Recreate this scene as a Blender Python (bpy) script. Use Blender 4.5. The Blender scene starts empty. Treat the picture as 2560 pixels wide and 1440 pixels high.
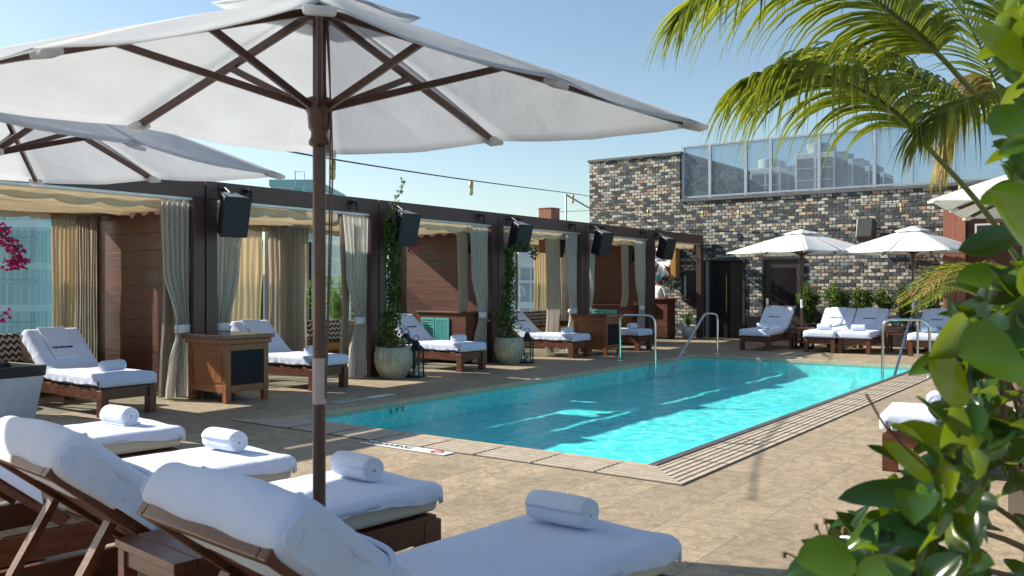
import bpy, bmesh, math, random
from math import sin, cos, pi, radians, sqrt, atan2
from mathutils import Vector, Matrix, noise
R = random.Random(7)
scene = bpy.context.scene
COL = scene.collection
F = 2200.0; HOR = 711.0; CH = 1.5
SA, CA = 0.5855, 0.8107
# ---- measuring helpers: the photograph's pixel grid (2560 wide) turned into metres
def C2W(X, Z, h=0.0):
    return Vector((CA*X - SA*Z, SA*X + CA*Z, h))
def PX(u, v, Z):
    return C2W((u-1280)/F*Z, Z, CH + (HOR-v)/F*Z)
def G(u, v, h=0.0):
    Z = F*(CH-h)/(v-HOR)
    return C2W((u-1280)/F*Z, Z, h)

# ---------------------------------------------------------------- mesh helper
class MB:
    def __init__(s): s.v=[]; s.f=[]; s.sm=[]
    def add(s, vs, fs, smooth=False):
        o=len(s.v); s.v += [tuple(p) for p in vs]
        for f in fs: s.f.append(tuple(i+o for i in f)); s.sm.append(smooth)
        return s
    def box(s, x0,y0,z0,x1,y1,z1, M=None):
        vs=[Vector((x,y,z)) for z in (z0,z1) for y in (y0,y1) for x in (x0,x1)]
        if M is not None: vs=[M@p for p in vs]
        return s.add(vs, [(0,2,3,1),(4,5,7,6),(0,1,5,4),(2,6,7,3),(0,4,6,2),(1,3,7,5)])
    def beam(s, p0, p1, w, h, up=(0,0,1)):
        p0=Vector(p0); p1=Vector(p1); d=(p1-p0).normalized(); up=Vector(up)
        sd=d.cross(up)
        if sd.length<1e-4: sd=d.cross(Vector((1,0,0)))
        sd.normalize(); u2=sd.cross(d).normalized()
        vs=[]
        for p in (p0,p1):
            for a,b in ((-1,-1),(1,-1),(1,1),(-1,1)): vs.append(p+sd*a*w/2+u2*b*h/2)
        return s.add(vs, [(0,1,2,3),(7,6,5,4),(0,4,5,1),(1,5,6,2),(2,6,7,3),(3,7,4,0)])
    def tube(s, pts, r, n=8, caps=True):
        pts=[Vector(p) for p in pts]; m=len(pts)
        rr=r if isinstance(r,(list,tuple)) else [r]*m
        d0=(pts[1]-pts[0]).normalized()
        ref=Vector((0,0,1)) if abs(d0.z)<.9 else Vector((1,0,0))
        a=d0.cross(ref).normalized(); vs=[]
        for i,p in enumerate(pts):
            d=(pts[min(i+1,m-1)]-pts[max(i-1,0)]).normalized()
            a=(a-d*a.dot(d))
            if a.length<1e-5: a=d.cross(Vector((0.3,0.5,0.8)))
            a.normalize(); b=d.cross(a)
            for k in range(n):
                t=2*pi*k/n; vs.append(p+(a*cos(t)+b*sin(t))*rr[i])
        fs=[]
        for i in range(m-1):
            for k in range(n):
                k2=(k+1)%n; fs.append((i*n+k,i*n+k2,(i+1)*n+k2,(i+1)*n+k))
        s.add(vs,fs,True)
        if caps:
            s.add(vs[:n],[tuple(range(n-1,-1,-1))]); s.add(vs[-n:],[tuple(range(n))])
        return s
    def lathe(s, prof, c=(0,0,0), n=24, ribs=0, ramp=0.0, smooth=True):
        vs=[]
        for r,z in prof:
            for k in range(n):
                t=2*pi*k/n; q=r*(1+ramp*abs(sin(ribs*t/2))-ramp*.5) if ribs else r
                vs.append((c[0]+q*cos(t),c[1]+q*sin(t),c[2]+z))
        fs=[(i*n+k,i*n+(k+1)%n,(i+1)*n+(k+1)%n,(i+1)*n+k) for i in range(len(prof)-1) for k in range(n)]
        s.add(vs,fs,smooth)
        if prof[0][0]>1e-4: s.add(vs[:n],[tuple(range(n-1,-1,-1))])
        if prof[-1][0]>1e-4: s.add(vs[-n:],[tuple(range(n))])
        return s
    def grid(s, rows, smooth=True, wrap=False):
        nr=len(rows); nc=len(rows[0]); vs=[p for r in rows for p in r]; fs=[]
        for i in range(nr-1):
            for j in range(nc if wrap else nc-1):
                j2=(j+1)%nc; fs.append((i*nc+j,i*nc+j2,(i+1)*nc+j2,(i+1)*nc+j))
        return s.add(vs,fs,smooth)
    def build(s, name, m, parent=None, bevel=0, solid=0, seg=2, loc=None, subd=0):
        me=bpy.data.meshes.new(name); me.from_pydata(s.v,[],s.f)
        me.polygons.foreach_set('use_smooth', s.sm); me.update()
        if m is not None: me.materials.append(m)
        o=bpy.data.objects.new(name,me); COL.objects.link(o)
        if parent is not None: o.parent=parent
        if loc is not None: o.location=loc
        if solid:
            q=o.modifiers.new('thickness','SOLIDIFY'); q.thickness=solid; q.offset=0
        if subd:
            q=o.modifiers.new('smooth','SUBSURF'); q.levels=q.render_levels=subd
        if bevel:
            q=o.modifiers.new('edges','BEVEL'); q.width=bevel; q.segments=seg; q.limit_method='ANGLE'; q.angle_limit=radians(40)
        return o
def thing(name, label, cat, loc=(0,0,0), rz=0, group=None):
    o=bpy.data.objects.new(name,None); COL.objects.link(o); o.empty_display_size=.2
    o.location=loc; o.rotation_euler=(0,0,rz); return tag(o,label,cat,group)
def tag(o,label,cat,group=None):
    o['label']=label; o['category']=cat
    if group: o['group']=group
    return o
def struct(o): o['kind']='structure'; return o
def dup(root, label=None, loc=None, rz=None, group=None):
    def rec(o,p):
        c=o.copy(); COL.objects.link(c); c.parent=p
        for ch in [x for x in o.children]: rec(ch,c)
        return c
    c=rec(root,None)
    if label: c['label']=label
    if loc is not None: c.location=loc
    if rz is not None: c.rotation_euler=(0,0,rz)
    if group: c['group']=group
    return c
def catmull(pts,n=8):
    P=[Vector(p) for p in pts]; P=[P[0]*2-P[1]]+P+[P[-1]*2-P[-2]]; out=[]
    for i in range(1,len(P)-2):
        for k in range(n):
            t=k/n; a,b,c,d=P[i-1:i+3]
            out.append(0.5*((2*b)+(c-a)*t+(2*a-5*b+4*c-d)*t*t+(3*b-a-3*c+d)*t**3))
    out.append(P[-2]); return out

def text(name,body,size,m,parent,ext=.001,off=0.0,space=1.0):
    c=bpy.data.curves.new(name,'FONT'); c.body=body; c.size=size; c.align_x='CENTER'; c.align_y='CENTER'; c.extrude=ext; c.offset=off; c.space_character=space
    o=bpy.data.objects.new(name+'_curve',c); COL.objects.link(o); bpy.context.view_layer.update()
    me=bpy.data.meshes.new_from_object(o.evaluated_get(bpy.context.evaluated_depsgraph_get())); bpy.data.objects.remove(o)
    me.name=name; me.materials.clear(); me.materials.append(m); q=bpy.data.objects.new(name,me); COL.objects.link(q); q.parent=parent; return q
# ---------------------------------------------------------------- materials
def newmat(name):
    m=bpy.data.materials.new(name); m.use_nodes=True; nt=m.node_tree
    b=nt.nodes.get('Principled BSDF'); return m,nt,b
def nd(nt,t,**k):
    n=nt.nodes.new(t)
    for a,v in k.items():
        if a.startswith('i_'): n.inputs[int(a[2:])].default_value=v
        elif a=='ins':
            for q,w in v.items(): n.inputs[q].default_value=w
        else: setattr(n,a,v)
    return n
def math_(nt,op,a,b=None,c=None):
    n=nt.nodes.new('ShaderNodeMath'); n.operation=op
    for i,x in enumerate((a,b,c)):
        if x is None: continue
        if isinstance(x,(int,float)): n.inputs[i].default_value=x
        else: nt.links.new(x,n.inputs[i])
    return n.outputs[0]
def coords(nt,scale=(1,1,1),kind='Object',rot=(0,0,0)):
    tc=nd(nt,'ShaderNodeTexCoord'); mp=nd(nt,'ShaderNodeMapping'); mp.inputs['Scale'].default_value=scale
    mp.inputs['Rotation'].default_value=rot
    nt.links.new(tc.outputs[kind],mp.inputs[0]); return mp.outputs[0]
def ramp(nt,fac,stops,interp='LINEAR'):
    r=nt.nodes.new('ShaderNodeValToRGB'); cr=r.color_ramp; cr.interpolation=interp
    while len(cr.elements)<len(stops): cr.elements.new(.5)
    for e,(p,c) in zip(cr.elements,stops): e.position=p; e.color=(*c,1) if len(c)==3 else c
    nt.links.new(fac,r.inputs[0]); return r.outputs[0]
def mixc(nt,fac,a,b,mode='MIX'):
    n=nt.nodes.new('ShaderNodeMix'); n.data_type='RGBA'; n.blend_type=mode
    for i,x in ((0,fac),(6,a),(7,b)):
        if isinstance(x,(int,float)): n.inputs[i].default_value=x
        elif isinstance(x,tuple): n.inputs[i].default_value=(*x,1)
        else: nt.links.new(x,n.inputs[i])
    return n.outputs[2]
def noisef(nt,vec,scale,detail=3,rough=.5,dist=0):
    n=nd(nt,'ShaderNodeTexNoise'); n.inputs['Scale'].default_value=scale; n.inputs['Detail'].default_value=detail
    n.inputs['Roughness'].default_value=rough; n.inputs['Distortion'].default_value=dist
    nt.links.new(vec,n.inputs['Vector']); return n.outputs['Fac']
def bump(nt,b,h,strength=.3,dist=.01):
    n=nd(nt,'ShaderNodeBump'); n.inputs['Strength'].default_value=strength; n.inputs['Distance'].default_value=dist
    nt.links.new(h,n.inputs['Height'])
    if b is not None: nt.links.new(n.outputs[0],b.inputs['Normal'])
    return n.outputs[0]
def P(name,col,rough=.5,metal=0,var=.12,vscale=6,bumps=0,bscale=40,spec=.5,stretch=(1,1,1)):
    m,nt,b=newmat(name); vec=coords(nt,stretch)
    f=noisef(nt,vec,vscale,4,.6)
    c=ramp(nt,f,[(.25,tuple(max(0,x*(1-var)) for x in col)),(.75,tuple(min(1,x*(1+var)) for x in col))])
    nt.links.new(c,b.inputs['Base Color']); b.inputs['Roughness'].default_value=rough; b.inputs['Metallic'].default_value=metal
    b.inputs['Specular IOR Level'].default_value=spec
    if bumps: bump(nt,b,noisef(nt,vec,bscale,3),bumps,.01)
    return m
def wood(name,dark,light,rough=.4,scale=7,stretch=(1,1,1),bumpy=.15,coat=0):
    m,nt,b=newmat(name); oi=nd(nt,'ShaderNodeObjectInfo')
    vec=coords(nt,stretch); ad=nd(nt,'ShaderNodeVectorMath',operation='ADD'); nt.links.new(vec,ad.inputs[0])
    rr=math_(nt,'MULTIPLY',oi.outputs['Random'],13.0); cb=nd(nt,'ShaderNodeCombineXYZ')
    for i in range(3): nt.links.new(rr,cb.inputs[i])
    nt.links.new(cb.outputs[0],ad.inputs[1]); vec=ad.outputs[0]
    g=noisef(nt,vec,scale,5,.65,.6); g2=noisef(nt,vec,scale*6,3,.6)
    mx=math_(nt,'ADD',math_(nt,'MULTIPLY',g,.7),math_(nt,'MULTIPLY',g2,.3))
    c=ramp(nt,mx,[(.33,dark),(.5,tuple((a+q)/2 for a,q in zip(dark,light))),(.66,light)])
    nt.links.new(c,b.inputs['Base Color']); b.inputs['Roughness'].default_value=rough
    nt.links.new(ramp(nt,g,[(.3,(rough*.75,)*3),(.7,(min(1,rough*1.3),)*3)]),b.inputs['Roughness'])
    b.inputs['Coat Weight'].default_value=coat; b.inputs['Coat Roughness'].default_value=.2
    bump(nt,b,mx,bumpy,.004); return m
def cloth(name,col,rough=.9,trans=0,fold=.3,fscale=5,weave=0,wscale=300,sheen=.2,stretch=(1,1,1),col2=None):
    m,nt,b=newmat(name); vec=coords(nt,stretch)
    f=noisef(nt,vec,3,3); c=ramp(nt,f,[(.3,tuple(x*.94 for x in col)),(.7,col2 or col)])
    nt.links.new(c,b.inputs['Base Color']); b.inputs['Roughness'].default_value=rough
    b.inputs['Sheen Weight'].default_value=sheen; b.inputs['Specular IOR Level'].default_value=.2
    h=math_(nt,'MULTIPLY',noisef(nt,vec,fscale,4,.55,.8),1.0)
    if weave:
        vec2=coords(nt); h=math_(nt,'ADD',h,math_(nt,'MULTIPLY',noisef(nt,vec2,wscale,2),weave))
    nb=bump(nt,b,h,fold,.03)
    if trans:
        tr=nd(nt,'ShaderNodeBsdfTranslucent'); nt.links.new(c,tr.inputs[0]); nt.links.new(nb,tr.inputs['Normal'])
        mx=nd(nt,'ShaderNodeMixShader'); mx.inputs[0].default_value=trans
        nt.links.new(b.outputs[0],mx.inputs[1]); nt.links.new(tr.outputs[0],mx.inputs[2])
        nt.links.new(mx.outputs[0],nt.nodes['Material Output'].inputs[0])
    return m
def leafm(name,c1,c2,c3=None,trans=.45,rough=.4,tcol=(.35,.5,.05)):
    m,nt,b=newmat(name); ge=nd(nt,'ShaderNodeNewGeometry')
    st=[(0,c1),(.6,c2)]+([(1,c3)] if c3 else [])
    c=ramp(nt,ge.outputs['Random Per Island'],st)
    n=noisef(nt,coords(nt),14,3); c=mixc(nt,math_(nt,'MULTIPLY',n,.35),c,c1)
    nt.links.new(c,b.inputs['Base Color']); b.inputs['Roughness'].default_value=rough
    tr=nd(nt,'ShaderNodeBsdfTranslucent'); tc=mixc(nt,.6,c,tcol); nt.links.new(tc,tr.inputs[0])
    mx=nd(nt,'ShaderNodeMixShader'); mx.inputs[0].default_value=trans
    nt.links.new(b.outputs[0],mx.inputs[1]); nt.links.new(tr.outputs[0],mx.inputs[2])
    nt.links.new(mx.outputs[0],nt.nodes['Material Output'].inputs[0]); return m
def glassm(name,tint=(.85,.93,.95),refl=1.0,haze=0.0,hcol=(.6,.7,.75)):
    m,nt,b=newmat(name); nt.nodes.remove(b)
    tr=nd(nt,'ShaderNodeBsdfTransparent'); tr.inputs[0].default_value=(*tint,1)
    gl=nd(nt,'ShaderNodeBsdfGlossy'); gl.inputs['Roughness'].default_value=.02
    lw=nd(nt,'ShaderNodeLayerWeight'); f=math_(nt,'MULTIPLY',math_(nt,'ADD',math_(nt,'MULTIPLY',math_(nt,'POWER',lw.outputs['Facing'],5.0),.95),.05),refl)
    mx=nd(nt,'ShaderNodeMixShader'); nt.links.new(f,mx.inputs[0]); nt.links.new(tr.outputs[0],mx.inputs[1]); nt.links.new(gl.outputs[0],mx.inputs[2])
    out=mx.outputs[0]
    if haze:
        df=nd(nt,'ShaderNodeBsdfDiffuse'); df.inputs[0].default_value=(*hcol,1)
        m2=nd(nt,'ShaderNodeMixShader')
        n=noisef(nt,coords(nt),1.5,4); nt.links.new(math_(nt,'MULTIPLY',n,haze*2),m2.inputs[0])
        nt.links.new(out,m2.inputs[1]); nt.links.new(df.outputs[0],m2.inputs[2]); out=m2.outputs[0]
    nt.links.new(out,nt.nodes['Material Output'].inputs[0]); return m
def brickmat():
    m,nt,b=newmat('painted_brick'); tc=nd(nt,'ShaderNodeTexCoord')
    ns=nd(nt,'ShaderNodeTexNoise'); ns.inputs['Scale'].default_value=22; ns.inputs['Detail'].default_value=2; nt.links.new(tc.outputs['Object'],ns.inputs['Vector'])
    sp=nd(nt,'ShaderNodeSeparateXYZ'); nt.links.new(tc.outputs['Object'],sp.inputs[0])
    sc=nd(nt,'ShaderNodeSeparateColor'); nt.links.new(ns.outputs['Color'],sc.inputs[0])
    z=math_(nt,'ADD',math_(nt,'DIVIDE',sp.outputs['Z'],.090),math_(nt,'MULTIPLY',math_(nt,'SUBTRACT',sc.outputs[0],.5),.30))
    row=math_(nt,'FLOOR',z)
    u=math_(nt,'ADD',sp.outputs['X'],sp.outputs['Y'])
    u=math_(nt,'ADD',math_(nt,'DIVIDE',u,.195),math_(nt,'MULTIPLY',row,.5))
    u=math_(nt,'ADD',u,math_(nt,'MULTIPLY',math_(nt,'SUBTRACT',sc.outputs[1],.5),.14))
    col=math_(nt,'FLOOR',u); fu=math_(nt,'FRACT',u); fz=math_(nt,'FRACT',z)
    cb=nd(nt,'ShaderNodeCombineXYZ'); nt.links.new(col,cb.inputs[0]); nt.links.new(row,cb.inputs[1])
    wn=nd(nt,'ShaderNodeTexWhiteNoise'); wn.noise_dimensions='2D'; nt.links.new(cb.outputs[0],wn.inputs['Vector'])
    base=ramp(nt,wn.outputs['Value'],[(0,(.038,.046,.050)),(.24,(.075,.088,.092)),(.37,(.14,.155,.155)),(.47,(.33,.34,.32)),(.59,(.52,.47,.37)),(.77,(.42,.35,.24)),(.88,(.40,.235,.165)),(.93,(.58,.55,.47))],'CONSTANT')
    # worn paint: dark paint left on pale bricks, pale scuffs on dark ones
    n1=noisef(nt,tc.outputs['Object'],17,4,.7); m1=ramp(nt,n1,[(.53,(0,0,0)),(.6,(1,1,1))])
    c=mixc(nt,m1,base,(.04,.048,.055))
    n2=noisef(nt,tc.outputs['Object'],26,3,.75,1.5); m2=ramp(nt,n2,[(.615,(0,0,0)),(.65,(1,1,1))])
    c=mixc(nt,m2,c,(.5,.5,.46))
    mu=math_(nt,'MINIMUM',math_(nt,'MULTIPLY',fu,2.1),math_(nt,'MULTIPLY',math_(nt,'SUBTRACT',1.0,fu),2.1))
    mv=math_(nt,'MULTIPLY',math_(nt,'MINIMUM',fz,math_(nt,'SUBTRACT',1.0,fz)),1.7)
    d=math_(nt,'MINIMUM',mu,mv); mk=ramp(nt,d,[(.09,(0,0,0)),(.19,(1,1,1))])
    c=mixc(nt,mk,(.035,.038,.040),c); nt.links.new(c,b.inputs['Base Color']); b.inputs['Roughness'].default_value=.85
    h=math_(nt,'ADD',mk,math_(nt,'MULTIPLY',n1,.5)); bump(nt,b,h,.7,.015); return m
def deckmat():
    m,nt,b=newmat('travertine_paving'); tc=nd(nt,'ShaderNodeTexCoord'); mp=nd(nt,'ShaderNodeMapping')
    mp.inputs['Rotation'].default_value=(0,0,pi/2); mp.inputs['Location'].default_value=(.3,.03,0)
    nt.links.new(tc.outputs['Object'],mp.inputs[0])
    br=nd(nt,'ShaderNodeTexBrick'); br.offset=.5
    for k,v in {'Scale':1,'Mortar Size':.0045,'Brick Width':1.18,'Row Height':.487,'Mortar Smooth':.1,'Bias':0}.items(): br.inputs[k].default_value=v
    br.inputs['Color1'].default_value=(.46,.36,.235,1); br.inputs['Color2'].default_value=(.34,.265,.175,1); br.inputs['Mortar'].default_value=(.17,.13,.09,1)
    nt.links.new(mp.outputs[0],br.inputs[0])
    v1=coords(nt,(2.0,.8,1)); n1=noisef(nt,v1,2.6,6,.7,1.2)
    v2=coords(nt,(1,1,1)); n2=noisef(nt,v2,5.5,8,.82,1.4); n3=noisef(nt,v2,.45,3,.5)
    c=mixc(nt,ramp(nt,n1,[(.45,(0,0,0)),(.70,(.5,.5,.5))]),br.outputs[0],(.21,.165,.11))
    c=mixc(nt,ramp(nt,n2,[(.48,(0,0,0)),(.62,(.85,.85,.85))]),c,(.215,.165,.105))
    c=mixc(nt,ramp(nt,n3,[(.3,(0,0,0)),(.75,(.35,.35,.35))]),c,(.41,.335,.235))
    n5=noisef(nt,v2,2.2,9,.7,2.5); vn=math_(nt,'ABSOLUTE',math_(nt,'SUBTRACT',n5,.5)); c=mixc(nt,ramp(nt,vn,[(.0,(.6,.6,.6)),(.012,(.35,.35,.35)),(.03,(0,0,0))]),c,(.14,.105,.065))
    n4=noisef(nt,v2,55,2,.5); c=mixc(nt,ramp(nt,n4,[(.60,(0,0,0)),(.68,(.6,.6,.6))]),c,(.15,.115,.08))
    nt.links.new(c,b.inputs['Base Color'])
    nt.links.new(ramp(nt,n2,[(.3,(.5,.5,.5)),(.7,(.75,.75,.75))]),b.inputs['Roughness'])
    bump(nt,b,math_(nt,'ADD',math_(nt,'MULTIPLY',br.outputs['Fac'],-1.5),math_(nt,'MULTIPLY',n2,.4)),.35,.004); return m
def chevronmat():
    m,nt,b=newmat('chevron_fabric'); tc=nd(nt,'ShaderNodeTexCoord'); sp=nd(nt,'ShaderNodeSeparateXYZ'); nt.links.new(tc.outputs['Object'],sp.inputs[0])
    t=math_(nt,'PINGPONG',math_(nt,'ADD',sp.outputs['Y'],5.0),.045)
    q=math_(nt,'FRACT',math_(nt,'DIVIDE',math_(nt,'ADD',sp.outputs['Z'],math_(nt,'MULTIPLY',t,1.0)),.085))
    c=ramp(nt,q,[(0,(.035,.025,.025)),(.5,(.52,.47,.38))],'CONSTANT'); nt.links.new(c,b.inputs['Base Color']); b.inputs['Roughness'].default_value=.9
    return m
def netmat(name,c1,c2,hole=.25):
    m,nt,b=newmat(name); vec=coords(nt)
    sp=nd(nt,'ShaderNodeSeparateXYZ'); nt.links.new(nd(nt,'ShaderNodeTexCoord').outputs['UV'],sp.inputs[0])
    u=math_(nt,'MULTIPLY',sp.outputs['X'],1.0); v=sp.outputs['Y']
    a=math_(nt,'SINE',math_(nt,'MULTIPLY',u,2*pi/.045)); q=math_(nt,'SINE',math_(nt,'MULTIPLY',v,2*pi/.028))
    pr=math_(nt,'MULTIPLY',a,q); c=ramp(nt,math_(nt,'ADD',math_(nt,'MULTIPLY',pr,.5),.5),[(.25,c1),(.62,c2)])
    nt.links.new(c,b.inputs['Base Color']); b.inputs['Roughness'].default_value=.85
    tl=nd(nt,'ShaderNodeBsdfTranslucent'); nt.links.new(c,tl.inputs[0]); m1=nd(nt,'ShaderNodeMixShader'); m1.inputs[0].default_value=.45
    nt.links.new(b.outputs[0],m1.inputs[1]); nt.links.new(tl.outputs[0],m1.inputs[2])
    tr=nd(nt,'ShaderNodeBsdfTransparent'); m2=nd(nt,'ShaderNodeMixShader')
    nt.links.new(ramp(nt,math_(nt,'ADD',math_(nt,'MULTIPLY',pr,.5),.5),[(.12,(hole*2,)*3),(.3,(.02,)*3)]),m2.inputs[0])
    nt.links.new(m1.outputs[0],m2.inputs[1]); nt.links.new(tr.outputs[0],m2.inputs[2]); nt.links.new(m2.outputs[0],nt.nodes['Material Output'].inputs[0])
    return m
def watermat():
    m,nt,b=newmat('pool_water'); nt.nodes.remove(b)
    v=coords(nt,(1,1,1)); n1=noisef(nt,coords(nt,(.8,1.25,1)),2.2,4,.55,.7); n2=noisef(nt,v,9,3,.5,.4); n3=noisef(nt,v,30,2,.5)
    h=math_(nt,'ADD',math_(nt,'ADD',n1,math_(nt,'MULTIPLY',n2,.30)),math_(nt,'MULTIPLY',n3,.05))
    bn=nd(nt,'ShaderNodeBump'); bn.inputs['Strength'].default_value=.6; bn.inputs['Distance'].default_value=.05; nt.links.new(h,bn.inputs['Height'])
    rf=nd(nt,'ShaderNodeBsdfTransparent'); rf.inputs[0].default_value=(.74,1.0,.99,1)
    gl=nd(nt,'ShaderNodeBsdfGlossy'); gl.inputs['Roughness'].default_value=.03; nt.links.new(bn.outputs[0],gl.inputs['Normal'])
    lw=nd(nt,'ShaderNodeLayerWeight'); lw.inputs['Blend'].default_value=.5; nt.links.new(bn.outputs[0],lw.inputs['Normal'])
    f=math_(nt,'ADD',math_(nt,'MULTIPLY',math_(nt,'POWER',lw.outputs['Facing'],5.0),.48),.02)
    mx=nd(nt,'ShaderNodeMixShader'); nt.links.new(f,mx.inputs[0]); nt.links.new(rf.outputs[0],mx.inputs[1]); nt.links.new(gl.outputs[0],mx.inputs[2])
    nt.links.new(mx.outputs[0],nt.nodes['Material Output'].inputs[0]); return m
def basinmat():
    m,nt,b=newmat('pool_plaster'); v=coords(nt)
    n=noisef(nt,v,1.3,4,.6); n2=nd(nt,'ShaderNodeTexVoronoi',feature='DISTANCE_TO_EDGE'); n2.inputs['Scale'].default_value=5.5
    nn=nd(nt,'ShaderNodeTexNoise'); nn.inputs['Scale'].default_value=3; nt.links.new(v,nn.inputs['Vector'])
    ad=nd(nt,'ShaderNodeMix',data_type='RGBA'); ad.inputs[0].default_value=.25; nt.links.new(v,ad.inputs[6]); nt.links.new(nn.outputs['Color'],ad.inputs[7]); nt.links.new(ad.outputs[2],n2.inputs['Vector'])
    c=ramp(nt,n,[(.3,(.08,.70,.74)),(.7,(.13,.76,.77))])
    c=mixc(nt,ramp(nt,n2.outputs['Distance'],[(0,(.6,.6,.6)),(.05,(.25,.25,.25)),(.16,(0,0,0))]),c,(.55,.90,.86))  # pale web of caustic light painted into the plaster colour
    nt.links.new(c,b.inputs['Base Color']); b.inputs['Roughness'].default_value=.7; return m
def facademat(name,c1,c2,sx,sz,frame,rough=.15):
    m,nt,b=newmat(name); tc=nd(nt,'ShaderNodeTexCoord'); sp=nd(nt,'ShaderNodeSeparateXYZ'); nt.links.new(tc.outputs['Object'],sp.inputs[0])
    u=math_(nt,'DIVIDE',math_(nt,'ADD',sp.outputs['X'],sp.outputs['Y']),sx); z=math_(nt,'DIVIDE',sp.outputs['Z'],sz)
    cb=nd(nt,'ShaderNodeCombineXYZ'); nt.links.new(math_(nt,'FLOOR',u),cb.inputs[0]); nt.links.new(math_(nt,'FLOOR',z),cb.inputs[1])
    wn=nd(nt,'ShaderNodeTexWhiteNoise'); wn.noise_dimensions='2D'; nt.links.new(cb.outputs[0],wn.inputs['Vector'])
    c=ramp(nt,wn.outputs['Value'],[(0,c1),(1,c2)])
    k=math_(nt,'MAXIMUM',math_(nt,'LESS_THAN',math_(nt,'FRACT',u),.14),math_(nt,'LESS_THAN',math_(nt,'FRACT',z),.16))
    c=mixc(nt,k,c,frame); nt.links.new(c,b.inputs['Base Color']); b.inputs['Roughness'].default_value=rough; b.inputs['Specular IOR Level'].default_value=.8
    return m

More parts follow.
